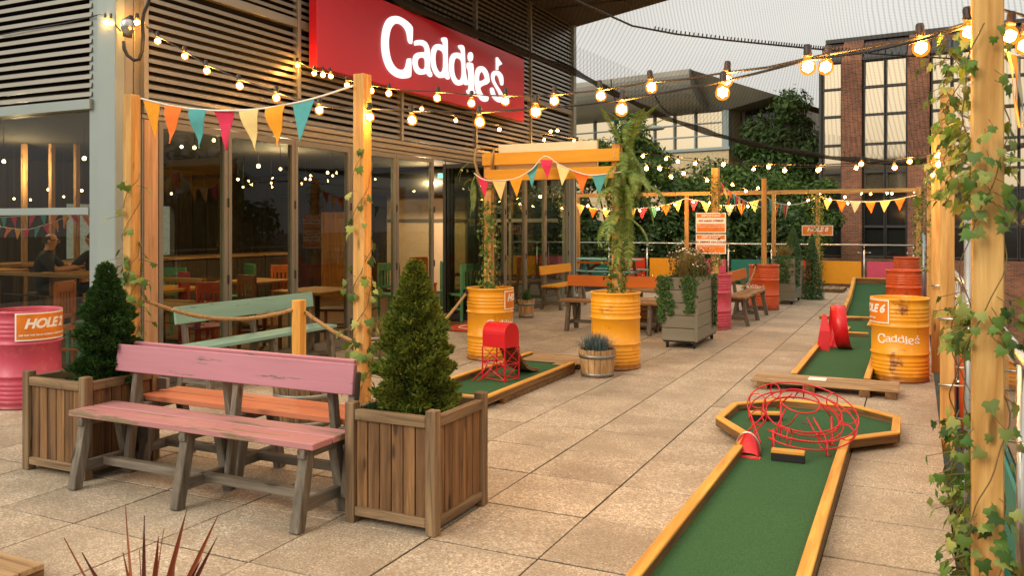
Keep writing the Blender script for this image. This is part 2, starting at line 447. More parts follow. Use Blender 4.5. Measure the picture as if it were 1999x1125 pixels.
M['treeC'] = leafmat('tree_leaf_olive', ['28401c', '3c5626', '4d682e', '324a20', '5a7436'], trans=.3)
M['treeB'] = leafmat('tree_leaf_dark', ['263c1c', '375226', '46642f', '2d4620'], trans=.25)
M['phorm'] = leafmat('red_phormium_leaf', ['6a2c1c', '8a4426', '4e1e16', 'a0603a'], trans=.2)

def mk_paver():
    m, nt, b = newmat('exposed_aggregate_paver')
    v = coords(nt)
    sp = noise(nt, v, 85, 4, .75); sp2 = noise(nt, v, 30, 5, .65); st = noise(nt, v, 2.2, 5, .6)
    c = ramp(nt, sp, [(.32, srgb('50473b')), (.43, srgb('9a8b76')), (.55, srgb('c2b198')), (.68, srgb('ece2ce'))])
    c = mixc(nt, ramp(nt, sp2, [(.40, .55), (.55, 0.0)]), c, srgb('94826a'))
    c = mixc(nt, ramp(nt, st, [(.38, .5), (.60, 0.0)]), c, srgb('7f705c'))
    c = vary(nt, c, .10)
    nt.links.new(c, b.inputs['Base Color'])
    nt.links.new(ramp(nt, st, [(.3, .55), (.7, .85)]), b.inputs['Roughness'])
    b.inputs['Specular IOR Level'].default_value = .35
    bump(nt, b, sp, .5, .004)
    return m
M['paver'] = mk_paver()
def mk_turf():
    m, nt, b = newmat('green_felt_turf')
    v = coords(nt, jitter=False); f = noise(nt, v, 190, 4, .8); g = noise(nt, v, 2.0, 4)
    c = ramp(nt, f, [(.3, srgb('183722')), (.7, srgb('4c754a'))])
    c = mixc(nt, ramp(nt, g, [(.35, .35), (.65, 0.0)]), c, srgb('34583a'))
    nt.links.new(c, b.inputs['Base Color']); b.inputs['Roughness'].default_value = .95
    b.inputs['Specular IOR Level'].default_value = .15
    bump(nt, b, f, .5, .004); return m
M['turf'] = mk_turf()
def mk_brick():
    m, nt, b = newmat('brown_brick')
    tc = nd(nt, "ShaderNodeTexCoord"); mp = nd(nt, "ShaderNodeMapping")
    mp.inputs['Rotation'].default_value = (pi/2, 0, 0); nt.links.new(tc.outputs['Object'], mp.inputs[0])
    br = nd(nt, "ShaderNodeTexBrick"); br.inputs['Scale'].default_value = 1.0
    br.inputs['Brick Width'].default_value = .225; br.inputs['Row Height'].default_value = .075; br.inputs['Mortar Size'].default_value = .008
    br.inputs['Color1'].default_value = srgb('9a5a34'); br.inputs['Color2'].default_value = srgb('6e3f28'); br.inputs['Mortar'].default_value = srgb('8a7866')
    nt.links.new(mp.outputs[0], br.inputs[0])
    n = noise(nt, mp.outputs[0], .8, 6, .65)
    c = mixc(nt, ramp(nt, n, [(.4, .75), (.6, 0.0)]), br.outputs['Color'], mixc(nt, 1.0, br.outputs['Color'], (.55, .55, .6, 1), 'MULTIPLY'))
    nt.links.new(c, b.inputs['Base Color']); b.inputs['Roughness'].default_value = .85
    return m
M['brick'] = mk_brick()
def mk_mirror(name, tint, rough, mixd):
    m, nt, b = newmat(name); b.inputs['Base Color'].default_value = tint; b.inputs['Metallic'].default_value = mixd
    b.inputs['Roughness'].default_value = rough; return m
M['skyglass'] = mk_mirror('reflective_glazing', (.80, .64, .42, 1), .06, .92)
M['darkglass'] = mk_mirror('dark_glazing', (.02, .02, .018, 1), .08, .1)
M['mullion'] = plain('dark_mullion', '2f2c26', .5)
M['slope'] = plain('slate_mansard', '3a3e40', .5, nz=.1)
M['metalroof'] = plain('grey_metal_roof', 'aaa597', .42, .35, nz=.1, scale=.6)
M['palewall'] = plain('pale_render_wall', 'c9b48a', .8)
M['bluewhite'] = plain('white_render', 'd8dcd6', .8)
M['ground'] = plain('far_ground', '4b4a3c', .95, nz=.3, scale=.5)
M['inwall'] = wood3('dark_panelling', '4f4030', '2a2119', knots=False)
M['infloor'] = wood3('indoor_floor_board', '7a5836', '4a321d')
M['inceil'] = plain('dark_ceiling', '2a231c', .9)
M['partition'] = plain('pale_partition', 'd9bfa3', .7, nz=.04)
M['table'] = wood3('table_top_wood', 'c48a3e', '8c5a22', knots=False)
M['c_green'] = plain('green_chair_paint', '4f8a5c', .5); M['c_red'] = plain('red_chair_paint', 'a8303a', .5)
M['c_orange'] = plain('orange_chair_paint', 'c96a1c', .5); M['c_brown'] = plain('brown_chair_wood', '7a3f1c', .5)
M['c_teal'] = plain('teal_chair_paint', '5fa69a', .5)
M['skin'] = plain('skin', 'c98f68', .5, nz=.05); M['shirt'] = plain('dark_shirt', '2b2a2e', .9)
M['hair'] = plain('grey_brown_hair', '4a3826', .9)
M['mat'] = plain('red_doormat', 'c43a1a', .95, nz=.15, scale=60)
def mk_net():
    m, nt, b = newmat('fine_black_net'); nt.nodes.remove(b)
    uv = nd(nt, "ShaderNodeUVMap")
    wv = nd(nt, "ShaderNodeTexWave", wave_type='BANDS', bands_direction='X'); wv.inputs['Scale'].default_value = 3.0
    wv.inputs['Distortion'].default_value = 1.2; wv.inputs['Detail'].default_value = 0.0; wv.inputs['Detail Scale'].default_value = .25
    nt.links.new(uv.outputs[0], wv.inputs[0])
    wy = nd(nt, "ShaderNodeTexWave", wave_type='BANDS', bands_direction='Y'); wy.inputs['Scale'].default_value = 3.0
    nt.links.new(uv.outputs[0], wy.inputs[0])
    f = math_n(nt, 'ADD', ramp(nt, wv.outputs[1], [(.55, 0.0), (.95, .22)]), ramp(nt, wy.outputs[1], [(.7, .0), (.98, .05)]))
    f = math_n(nt, 'ADD', f, .03)
    d = nd(nt, "ShaderNodeBsdfDiffuse"); d.inputs[0].default_value = (.03, .027, .022, 1)
    t = nd(nt, "ShaderNodeBsdfTransparent"); mx = nd(nt, "ShaderNodeMixShader")
    nt.links.new(f, mx.inputs[0]); nt.links.new(t.outputs[0], mx.inputs[1]); nt.links.new(d.outputs[0], mx.inputs[2])
    nt.links.new(mx.outputs[0], nt.nodes["Material Output"].inputs[0]); return m
M['net'] = mk_net()
def mk_bulb():
    m, nt, b = newmat('amber_lamp_glass'); nt.nodes.remove(b)
    t = nd(nt, "ShaderNodeBsdfTransparent"); t.inputs[0].default_value = (1, .72, .35, 1)
    e = nd(nt, "ShaderNodeEmission"); e.inputs[0].default_value = (1, .30, .03, 1); e.inputs[1].default_value = 1.5
    mx = nd(nt, "ShaderNodeMixShader"); mx.inputs[0].default_value = .55
    nt.links.new(t.outputs[0], mx.inputs[1]); nt.links.new(e.outputs[0], mx.inputs[2])
    nt.links.new(mx.outputs[0], nt.nodes["Material Output"].inputs[0]); return m
M['bulb'] = mk_bulb()
# ------------------------------------------------------------------ far ground, terrace and its slabs
g = MB().add([(-400,-400,-4.2),(400,-400,-4.2),(400,800,-4.2),(-400,800,-4.2)], [(0,1,2,3)]).build('ground', M['ground'])
tag(g, kind='structure')
ter = MB().box((-18, -4, -.6), (.168, 24.4, -.007)).build('terrace', M['joint']); tag(ter, kind='structure')
PX0, PXP, PY0, PYP = -1.688, .63, 4.472, .649
slab_me = []
for i in range(4):
    mb = MB().box((-PXP/2+.005, -PYP/2+.006, -.0065), (PXP/2-.005, PYP/2-.006, 0))
    me = mb.mesh('slab', M['paver'], bevel=.002); slab_me.append(me)
cells = []
for i in range(-26, 3):
    for j in range(-11, 31):
        x0 = PX0+i*PXP; y0 = PY0+j*PYP
        if x0+PXP > .2 or x0 < -17.6 or y0+PYP > 24.5: continue
        c = Vector((x0+PXP/2, y0+PYP/2, 0))
        # indoors has its own floor
        if c.x < -7.2 and c.y > 5.9: continue
        dpt = c.x*FX+c.y*FY; lat = c.x*RX+c.y*RY
        vis = dpt > 1.0 and abs(lat/dpt) < .68 and EYE/dpt < .52
        cells.append((0 if vis else 1, dpt if vis else 99, c, x0, y0))
cells.sort(key=lambda t: (t[0], t[1]))
rest = MB()
for k, (nv, dpt, c, x0, y0) in enumerate(cells):
    z = random.uniform(-.0022, .0018)
    if k < 300 and not nv:
        link('slab', random.choice(slab_me), ter, (c.x, c.y, z), (random.uniform(-.002,.002), random.uniform(-.002,.002), random.choice((0, pi))))
    else:
        rest.box((x0+.006, y0+.008, -.0065), (x0+PXP-.006, y0+PYP-.008, z))
# the cut edge row along the rail
for j in range(-8, 31):
    y0 = PY0+j*PYP
    x0 = PX0+3*PXP-PXP
for o in (rest.build('slab_field', M['paver'], ter),): o["kind"] = "stuff"
EDGE = MB()
xr = max(PX0+i*PXP+PXP for i in range(-26, 3) if PX0+i*PXP+PXP <= .2)
if .17-xr > .02:
    for j in range(-8, 31):
        y0 = PY0+j*PYP
        EDGE.box((xr+.006, y0+.008, -.0065), (.17, y0+PYP-.008, random.uniform(-.002, .001)))
    e = EDGE.build('edge_slab_row', M['paver'], ter); e["kind"] = "stuff"

# ------------------------------------------------------------------ the bar building
BX = -6.9; BY0, BY1 = 5.7, 17.4
bar = thing('bar_building', 'long bar building with grey louvred upper walls and glazed folding doors', 'building', (BX, BY0, 0))
def bpart(mb, name, mat, parent=None, **k): return mb.build(name, mat, parent or bar, **k)
# indoors
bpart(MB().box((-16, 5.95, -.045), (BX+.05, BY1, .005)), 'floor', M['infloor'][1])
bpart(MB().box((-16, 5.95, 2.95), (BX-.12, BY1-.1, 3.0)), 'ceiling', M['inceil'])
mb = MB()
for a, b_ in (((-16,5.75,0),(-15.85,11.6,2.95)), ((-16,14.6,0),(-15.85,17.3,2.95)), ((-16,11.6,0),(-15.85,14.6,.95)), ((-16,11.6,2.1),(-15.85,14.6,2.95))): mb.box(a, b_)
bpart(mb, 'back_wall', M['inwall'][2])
k = 0
for y in [5.9+.42*i for i in range(27)]:
    if 11.5 < y < 14.6: continue
    plank('wall_board', (-15.83, y+.2, 1.48), (.03, .40, 2.9), M['inwall'], bar)
# end wall: glazed right of a pale partition
bpart(MB().box((-15.85, 17.2, 0), (-11.6, 17.35, 2.95)), 'end_wall', M['inwall'][2])
bpart(MB().box((-11.6, 17.2, .10), (-9.4, 17.28, 2.55)), 'partition_panel', M['partition'])
bpart(MB().box((-11.6, 17.17, 1.72), (-7.1, 17.20, 1.80)).box((-9.42, 17.17, 0), (-9.36, 17.27, 2.9)).box((-8.3, 17.17, 0), (-8.24, 17.27, 2.9))
      .box((-11.6, 17.17, 2.55), (-7.1, 17.27, 2.95)), 'end_frame', M['frame'])
bpart(MB().box((-9.36, 17.21, 0), (-8.3, 17.22, 2.55)).box((-8.24, 17.21, 0), (-7.12, 17.22, 2.55)), 'end_pane', M['win'])
# louvred upper walls: dark void behind, slats in front
Z0, ZT = 2.89, 6.1
bpart(MB().box((-16, BY0+.12, 3.02), (BX-.02, BY1-.05, ZT)), 'louvre_backing', M['void'])
ys = [5.92, 8.2, 10.5, 12.82, 15.1, 17.38]
ZR = 4.12
slat_cache = {}
def slat(L):
    L = round(L, 2)
    if L not in slat_cache:
        h = L/2
        # an inclined blade with a turned lip
        prof = [(.070, -.036), (.080, -.036), (.069, .008), (.0, .034), (-.004, .030), (.063, .002)]
        vs = [(x, -h, z) for x, z in prof]+[(x, h, z) for x, z in prof]; n = len(prof)
        slat_cache[L] = MB().add(vs, [tuple(range(n)), tuple(range(n, 2*n))[::-1]]+[(i, n+i, n+(i+1) % n, (i+1) % n) for i in range(n)]).mesh('louvre_slat', M['louvre'])
    return slat_cache[L]
PITCH = .086
for a, b_ in zip(ys, ys[1:]):
    L = b_-a-.07; yc = (a+b_)/2
    z = Z0+.06
    while z < ZT:
        if not (ZR-.10 < z < ZR+.07):
            link('louvre_slat', slat(L), bar, (BX+.0, yc, z))
        z += PITCH
for y in ys:
    plank('louvre_mullion', (BX+.055, y, (Z0+ZT)/2), (.09, .055, ZT-Z0-.005), M['louvre'], bar, bev=.003)
for a, b_ in zip(ys, ys[1:]):
    plank('louvre_rail', (BX+.050, (a+b_)/2, ZR), (.08, b_-a-.058, .10), M['louvre'], bar, bev=.003)
x0s = [(-7.21, -9.55), (-9.61, -12.0)]
for (xa, xb) in x0s:
    z = Z0+.05; L = xa-xb
    while z < 4.8:
        link('louvre_slat', slat(L), bar, ((xa+xb)/2, BY0-.0, z), (0, 0, -pi/2))
        z += PITCH
plank('louvre_mullion', (-9.58, BY0-.055, 3.9), (.055, .09, 2.0), M['column'], bar)
# sills and ledges
bpart(MB().box((-12.1, BY0-.10, 2.78), (-7.205, BY0+.1, 2.875)), 'upper_sill', M['column'])
bpart(MB().box((-12.1, BY0-.07, 1.755), (-7.262, BY0+.05, 1.825)), 'transom', M['column'])
bpart(MB().box((-12.1, BY0-.07, .0), (-7.262, BY0+.05, .10)), 'lower_sill', M['column'])
bpart(MB().box((-9.61, BY0-.06, .103), (-9.55, BY0+.04, 1.752)).box((-9.61, BY0-.06, 1.828), (-9.55, BY0+.04, 2.777)), 'window_post', M['column'])
for (xa, xb) in ((-9.547, -7.265), (-12.05, -9.613)):
    bpart(MB().box((xa, BY0-.012, .10), (xb, BY0, 1.755)), 'window_pane', M['win'])
    bpart(MB().box((xa, BY0-.012, 1.825), (xb, BY0, 2.78)), 'window_pane', M['win'])
# corner column: two pressed profiles with a groove
bpart(MB().box((-7.26, BY0-.06, 0), (-7.13, BY0+.15, ZT)), 'corner_profile', M['column'], bevel=.006)
bpart(MB().box((-7.115, BY0-.09, 0), (-6.86, BY0+.02, ZT)), 'corner_column', M['column'], bevel=.008)
bpart(MB().box((-7.1, BY0+.02, 0), (-6.865, BY0+.12, ZT)).box((-7.1, BY0+.135, 0), (-6.87, BY0+.215, ZT)), 'corner_return', M['louvre'], bevel=.006)
bpart(MB().box((-7.12, BY0-.04, .02), (-6.9, BY0+.18, ZT-.02)), 'corner_seam', M['seam'])
# door head ledge
bpart(MB().box((BX-.1, 5.93, 2.755), (BX+.06, 17.42, 2.83)).box((BX-.1, 5.93, 2.833), (BX+.10, 17.42, 2.888)).box((BX-.1, 5.93, 2.705), (BX+.03, 17.42, 2.752)), 'door_head', M['louvre'], bevel=.004)
plank('door_jamb', (BX-.02, 6.04, 1.36), (.10, .17, 2.68), M['jamb'], bar)
plank('door_jamb', (BX-.02, 5.935, 1.36), (.10, .02, 2.68), M['frame'], bar)
bpart(MB().box((BX-.10, 6.0, .005), (BX+.06, 11.48, .03)).box((BX-.10, 12.6, .005), (BX+.06, 17.3, .03)), 'door_sill', M['frame'])
def leaf(y0, y1, nm='folding_door', x=BX):
    st = .052; zt = 2.70; mb = MB()
    for a, b_ in ((y0, y0+st), (y1-st, y1)): mb.box((x-.035, a, .035), (x+.03, b_, zt))
    mb.box((x-.034, y0+st, zt-.07), (x+.029, y1-st, zt-.001)).box((x-.034, y0+st, .036), (x+.029, y1-st, .14))
    d = bpart(mb, nm, M['frame'])
    MB().box((x-.004, y0+st, .14), (x+.004, y1-st, zt-.07)).build('pane', M['win'], d)
    h = MB()
    for z in (.35, 1.05, 1.9): h.tube([(x+.034, y1+.004, z-.05), (x+.034, y1+.004, z+.05)], .012, 6)
    h.build('hinge', M['dark'], d)
    return d
for a, b_ in ((6.135, 7.075), (7.085, 8.19), (8.2, 9.325), (9.335, 10.435), (10.445, 11.5), (13.0, 14.07), (14.08, 14.98), (14.99, 15.95), (15.96, 17.2)): leaf(a, b_)
# leaves folded back beside the open doorway
for i in range(3):
    y = 12.60+i*.13
    mb = MB(); x0, x1 = BX-.45, BX+.42
    for a, b_ in ((x0, x0+.055), (x1-.055, x1)): mb.box((a, y, .035), (b_, y+.055, 2.70))
    mb.box((x0+.055, y+.001, 2.63), (x1-.055, y+.054, 2.699)).box((x0+.055, y+.001, .036), (x1-.055, y+.054, .14))
    d = bpart(mb, 'folded_door', M['dark'])
    MB().box((x0+.055, y+.024, .14), (x1-.055, y+.031, 2.63)).build('pane', M['win'], d)
bpart(MB().box((BX-.12, 17.22, 0), (BX+.05, 17.30, 2.70)).box((BX-.12, 17.31, 0), (BX+.12, 17.46, ZT+.1)), 'end_column', M['column'], bevel=.006)
bpart(MB().tube([(BX+.14, 17.47, 3.6), (BX+.14, 17.47, 3.3), (BX+.10, 17.40, 3.2), (BX+.10, 17.40, .2)], .03, 8), 'downpipe', M['dark'])
# roof overhang
poly = [(-7.2, 17.75), (-3.53, 15.77), (-2.9, 15.3), (-3.6, 11.0), (-5.2, 8.6), (-7.2, 8.0)]
so_ = MB()
zs = lambda x, y: 5.95+.0*x
n = len(poly)
bpart(MB().add([(x, y, 6.06) for x, y in poly]+[(x, y, 6.42) for x, y in poly], [tuple(range(n))[::-1], tuple(range(n, 2*n))]+[(i, (i+1) % n, n+(i+1) % n, n+i) for i in range(n)]), 'roof_canopy', M['soffit'])
for i in range(5):
    y0 = 8.4+i*1.85
    xe = [-5.4, -4.2, -3.75, -3.45, -3.45][i]
    bpart(MB().box((-6.8, y0, 6.035), (xe, min(y0+1.82, 17.3 if i < 4 else 15.7), 6.055)), 'soffit_panel', M['soffit'])
bpart(MB().box((-16, 5.5, 6.1), (-7.2, 17.75, 6.4)), 'roof', M['soffit'])

# ------------------------------------------------------------------ the lit fascia sign
sg = thing('fascia_sign', 'long red fascia sign with glowing white lettering on the louvred wall', 'sign', (-6.66, 8.3, 3.585))
SX = -6.62
MB().box((-6.745, 8.3, 3.59), (SX, 14.36, 4.76)).build('sign_box', [M['signred']], sg, bevel=.006)
def Z6(pts): return [(720+x/4.891, 10+y/4.891) for x, y in pts]
LOGO = {
 'C': [[(415,210),(390,175),(345,135),(290,103),(245,93),(205,100),(165,130),(135,190),(118,270),(112,360),(118,450),(135,530),(165,605),(205,655),(255,690),(310,707),(355,705),(390,693),(400,670),(400,505),(385,500),(360,500),(350,560),(335,605),(300,612),(260,600),(225,560),(200,500),(187,430),(182,350),(190,280),(205,225),(235,185),(270,178),(305,190),(335,220),(355,260),(362,310),(370,350),(385,372),(408,378),(412,300)]],
 'a': [[(425,335),(470,322),(515,328),(550,355),(570,400),(576,460),(576,560),(580,620),(598,645),(598,685),(580,693),(560,675),(548,655),(520,668),(480,670),(445,648),(422,605),(412,550),(415,500),(430,465),(460,445),(500,440),(530,445),(530,415),(515,392),(485,385),(450,390),(430,390)],
       [(457,550),(462,525),(478,508),(505,503),(530,512),(532,560),(530,595),(510,608),(485,603),(465,585)]],
 'd': [[(685,310),(705,298),(735,305),(745,330),(747,400),(747,520),(750,620),(758,660),(766,690),(760,715),(740,712),(722,690),(700,700),(670,700),(635,675),(605,625),(588,560),(584,500),(590,430),(610,385),(640,363),(675,365),(703,385),(703,355),(690,345)],
       [(628,510),(632,460),(645,430),(668,428),(705,450),(707,520),(705,600),(690,635),(665,635),(643,600),(632,560)]],
 'D': [[(847,380),(865,370),(895,378),(908,405),(912,480),(915,600),(925,680),(943,740),(940,765),(920,770),(900,750),(880,768),(850,773),(815,755),(785,705),(765,640),(760,580),(765,510),(785,465),(815,445),(850,447),(878,465),(875,430),(855,415)],
       [(805,590),(808,545),(820,510),(845,508),(878,525),(885,600),(882,680),(865,712),(840,710),(818,675),(808,635)]],
 'i': [[(965+25*math.cos(t*pi/6), 492+52*math.sin(t*pi/6)) for t in range(12)],
       [(930,545),(945,538),(975,545),(993,560),(995,700),(997,810),(1012,830),(1010,850),(990,855),(960,858),(932,845),(928,815),(935,800),(950,800),(948,700),(945,620),(930,600)]],
 'e': [[(1147,750),(1145,690),(1130,630),(1100,588),(1065,573),(1035,585),(1013,625),(1005,690),(1008,760),(1022,830),(1045,885),(1075,918),(1105,928),(1130,920),(1138,895),(1135,865),(1110,865),(1085,850),(1065,820),(1055,782)],
       [(1045,725),(1045,685),(1055,650),(1072,635),(1090,650),(1103,680),(1106,703)]],
 's': [[(1277,768),(1262,772),(1252,750),(1240,700),(1225,672),(1205,668),(1193,685),(1195,715),(1215,755),(1245,800),(1270,840),(1280,880),(1278,915),(1260,935),(1235,932),(1200,910),(1170,870),(1155,820),(1155,785),(1175,778),(1187,800),(1200,845),(1222,875),(1240,872),(1240,850),(1222,815),(1195,770),(1172,725),(1163,680),(1170,640),(1195,618),(1225,618),(1255,640),(1275,675),(1280,720)]],
 'flag': [[(1213,497),(1222,497),(1265,560),(1228,582),(1228,616),(1213,616)]]}
LOGO2 = {}
for k_, polys in LOGO.items():
    o2 = []
    for p in polys:
        q = [atx(u, v, SX) for u, v in Z6(p)]
        q = [(a.y, a.z) for a in q]
        o2.append(q if k_ == 'flag' else smooth_loop(q, 1))
    LOGO2[k_] = o2
for k_, polys in LOGO2.items():
    me = outline_mesh(polys, M['signwhite'], .012, 0.0 if k_ == 'flag' else -.010)
    me.transform(Matrix(((0, 0, 1, SX+.014), (1, 0, 0, 0), (0, 1, 0, 0), (0, 0, 0, 1))) )
    me.transform(Matrix.Translation(-WL[sg.name]))
    link('letter' if k_ != 'flag' else 'flag_emblem', me, sg, WL[sg.name])
_all = [p for k_ in LOGO2 for q in LOGO2[k_] for p in q]
lx0, lx1 = min(p[0] for p in _all), max(p[0] for p in _all); lz0, lz1 = min(p[1] for p in _all), max(p[1] for p in _all)
LOGON = [[((a-(lx0+lx1)/2)/(lx1-lx0), (b-(lz0+lz1)/2)/(lx1-lx0)) for a, b in q] for k_ in LOGO2 for q in LOGO2[k_]]
# ------------------------------------------------------------------ benches
def bench(label, loc, rz, L, seat, back, group='slatted timber benches', frames=3, second=True, hb=True):
    """local frame: x along the bench, sitter faces -y; origin under the middle of the front edge"""
    t = thing('timber_bench', label, 'bench', loc, group, rz)
    W = Matrix.Rotation(rz, 4, 'Z')
    def P(name, c, size, mats, rot=(0, 0, 0)):
        o = plank(name, c, size, mats, None, rot); o.parent = t; o.location = c; return o
    P('seat_plank', (0, .085, .463), (L, .165, .036), seat, (random.uniform(-.006,.006), 0, 0))
    P('seat_plank', (0, .262, .463), (L, .165, .036), seat, (random.uniform(-.006,.006), 0, 0))
    if hb: P('backrest', (0, .372, .765), (L, .028, .175), back, (-.12, 0, 0))
    xs = [-L/2+.09, 0, L/2-.09] if frames == 3 else [-L/2+.14, L/2-.14]
    def B(name, p, q, wd, ht, up=(1, 0, 0)):
        mb = MB().beam(p, q, wd, ht, up); me = mb.mesh(name, M['bench'][2 if abs(q[2]-p[2]) > .2 else (0 if abs(q[0]-p[0]) > .2 else 1)], bevel=.004)
        o = bpy.data.objects.new(name, me); COL.objects.link(o); o.parent = t; return o
    for x in xs:
        B('leg', (x, -.02, 0), (x, .07, .445), .064, .062)
        B('back_leg', (x, .40, 0), (x, .30, .445), .064, .062)
        if hb: B('back_upright', (x+.06, .33, .10), (x+.06, .425, .80), .055, .045)
        B('foot_rail', (x, .03, .13), (x, .36, .13), .05, .06, (0, 0, 1))
        B('seat_bearer', (x, .01, .415), (x, .40, .415), .05, .055, (0, 0, 1))
    B('stretcher', (xs[0], .195, .135), (xs[-1], .195, .135), .06, .05, (0, 0, 1))
    return t
bench('pink back-to-back bench with flaking backrest, in front between the two square planters', (-3.865, 3.60, 0), 0, 1.93, M['pink_seat'], M['pink'])
bench('coral-topped bench standing back to back behind the flaking pink bench', (-3.92, 4.50, 0), pi, 1.84, M['coral'], M['pink'])
bench('pale aqua bench against the folding glass doors behind the rope', (-6.16, 7.06, 0), pi/2, 2.08, M['aqua'], M['aqua'])
bench('amber yellow bench along the far end of the glazed wall', (-6.23, 15.85, 0), pi/2, 1.62, M['amber'], M['amber'], frames=2)
bench('burnt orange bench facing forward behind the amber drum with the fern', (-4.27, 12.30, 0), 0, 1.60, M['brown'], M['orange'], frames=2)
bench('orange-backed bench beside the pink drum, seen end on', (-2.50, 15.05, 0), pi/2, 2.1, M['brown'], M['orange'])

# ------------------------------------------------------------------ square timber planters
def planter(label, x0, y0, sx, sy, h=.63, group='square slatted planters'):
    t = thing('timber_planter', label, 'planter', (x0+sx/2, y0+sy/2, 0), group)
    pw = .062
    for px in (x0+pw/2, x0+sx-pw/2):
        for py in (y0+pw/2, y0+sy-pw/2):
            plank('post', (px, py, (h+.035)/2), (pw, pw, h+.035), M['planter'], t)
    n = 6
    for side in range(4):
        L = (sx if side % 2 == 0 else sy)-2*pw
        for k in range(n):
            a = -L/2+L*(k+.5)/n; wd = L/n-.006
            z0, z1 = .085, h-.05
            dd = random.uniform(-.002, .002)
            if side == 0: c, s_ = (x0+sx/2+a, y0+.034+dd, (z0+z1)/2), (wd, .02, z1-z0)
            elif side == 2: c, s_ = (x0+sx/2+a, y0+sy-.034+dd, (z0+z1)/2), (wd, .02, z1-z0)
            elif side == 1: c, s_ = (x0+sx-.034+dd, y0+sy/2+a, (z0+z1)/2), (.02, wd, z1-z0)
            else: c, s_ = (x0+.034+dd, y0+sy/2+a, (z0+z1)/2), (.02, wd, z1-z0)
            plank('board', c, s_, M['plankb'], t, bev=.003)
        for z, hh in ((h-.03, .058), (.065, .05)):
            if side in (0, 2):
                yy = y0+.026 if side == 0 else y0+sy-.026
                plank('rail', (x0+sx/2, yy, z), (L-.004, .045, hh), M['planter'], t)
            else:
                xx = x0+sx-.026 if side == 1 else x0+.026
                plank('rail', (xx, y0+sy/2, z), (.045, L-.004, hh), M['planter'], t)
    MB().box((x0+.05, y0+.05, .1), (x0+sx-.05, y0+sy-.05, h-.085)).build('soil', M['soil'], t)
    return t
planter('brown slatted planter in front right of the pink bench, holding the yellow-green conifer', -2.872, 3.84, .585, .61)
pl2 = planter('brown slatted planter at the left end of the pink bench, holding the dark conifer', -5.45, 3.72, .62, .60)
MB().box((-4.86, 4.295, .50), (-4.74, 4.325, .575)).build('corner_plate', M['galv'], pl2, bevel=.002)

def conifer(label, x, y, z, H, R, mat, seed, lean=0.0):
    rnd = random.Random(seed)
    t = thing('dwarf_conifer', label, 'conifer', (x, y, z), 'dwarf conifers in planters')
    prof = [(0, .90), (.12, 1.0), (.25, .95), (.40, .80), (.55, .60), (.68, .42), (.78, .27), (.88, .18), (.95, .11), (1.0, .03)]
    def rad(f):          # f 0 at the base .. 1 at the tip
        for (f0, r0), (f1, r1) in zip(prof, prof[1:]):
            if f <= f1: return R*(r0+(r1-r0)*(f-f0)/(f1-f0))
        return R*.03
    mb = MB(); n = 13000
    lump = [(rnd.uniform(0, 2*pi), rnd.random(), rnd.uniform(.035, .085)) for _ in range(120)]
    for i in range(n):
        f = 1-math.sqrt(rnd.random()) if rnd.random() < .86 else rnd.random()
        a = rnd.uniform(0, 2*pi); r = rad(f)
        k = 0
        for la, lf, lw in lump:
            da = abs((a-la+pi) % (2*pi)-pi)*r; df = abs(f-lf)*H
            dd = math.hypot(da, df)
            if dd < lw: k = max(k, 1-dd/lw)
        if k < .12 and rnd.random() < .72: continue
        rr = (r*.80+.125*k*min(1, r/.10))*(1-.14*rnd.random()**2)+.006
        p = Vector((x+lean*f+math.cos(a)*rr, y+math.sin(a)*rr, z+f*H))
        d = Vector((math.cos(a), math.sin(a), rnd.uniform(.25, 1.1))).normalized()
        d = (d+Vector((rnd.gauss(0, .35), rnd.gauss(0, .35), rnd.gauss(0, .25)))).normalized()
        L = rnd.uniform(.020, .042); s = d.orthogonal().normalized(); s = (Matrix.Rotation(rnd.uniform(0, pi), 3, d) @ s)*.0068
        s2 = d.cross(s)
        mb.add([p-s, p+d*L*.55+s*1.25, p+d*L, p+d*L*.5-s*1.2], [(0,1,2,3)])
        mb.add([p-s2, p+d*L*.55+s2*1.25, p+d*L*1.05, p+d*L*.5-s2*1.2], [(0,1,2,3)])
    mb.build('foliage', mat, t)
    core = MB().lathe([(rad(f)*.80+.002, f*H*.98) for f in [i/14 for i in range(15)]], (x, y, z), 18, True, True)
    core.build('dark_core', M['core'], t, True)  # added dark cone that blocks the view through the foliage
    MB().tube([(x, y, z-.12), (x, y, z+.1)], [.03, .025], 8).build('trunk', M['bark'], t)
conifer('bright yellow-green dwarf conifer in the right-hand square planter', -2.60, 4.14, .56, .88, .168, M['conifer'], 3)
conifer('dark green dwarf conifer in the left-hand square planter beside the pink drum', -5.03, 4.04, .55, .83, .158, M['conifer_dark'], 5, .0)

# ------------------------------------------------------------------ steel drums
def wrap(me, r, ang, zc, sc=1.0):
    """bend flat lettering (x right, y up) round a drum of radius r so that it faces direction ang"""
    for v in me.vertices:
        x, y, d = v.co; a = ang+x*sc/r; rr = r+.003+d*.3
        v.co = (math.cos(a)*rr, math.sin(a)*rr, zc+y*sc)
    me.update(); return me
def curved_plate(r, a0, a1, z0, z1, th, n=14):
    mb = MB()
    vs = []
    for i in range(n+1):
        a = a0+(a1-a0)*i/n
        for rr in (r, r+th):
            for z in (z0, z1): vs.append((math.cos(a)*rr, math.sin(a)*rr, z))
    fs = []
    for i in range(n):
        b, c = i*4, (i+1)*4
        fs += [(b+2, c+2, c+3, b+3), (b+0, b+1, c+1, c+0), (b+1, b+3, c+3, c+1), (b+0, c+0, c+2, b+2)]
    fs += [(0, 2, 3, 1), (n*4, n*4+1, n*4+3, n*4+2)]
    return mb.add(vs, fs)
DR = .292
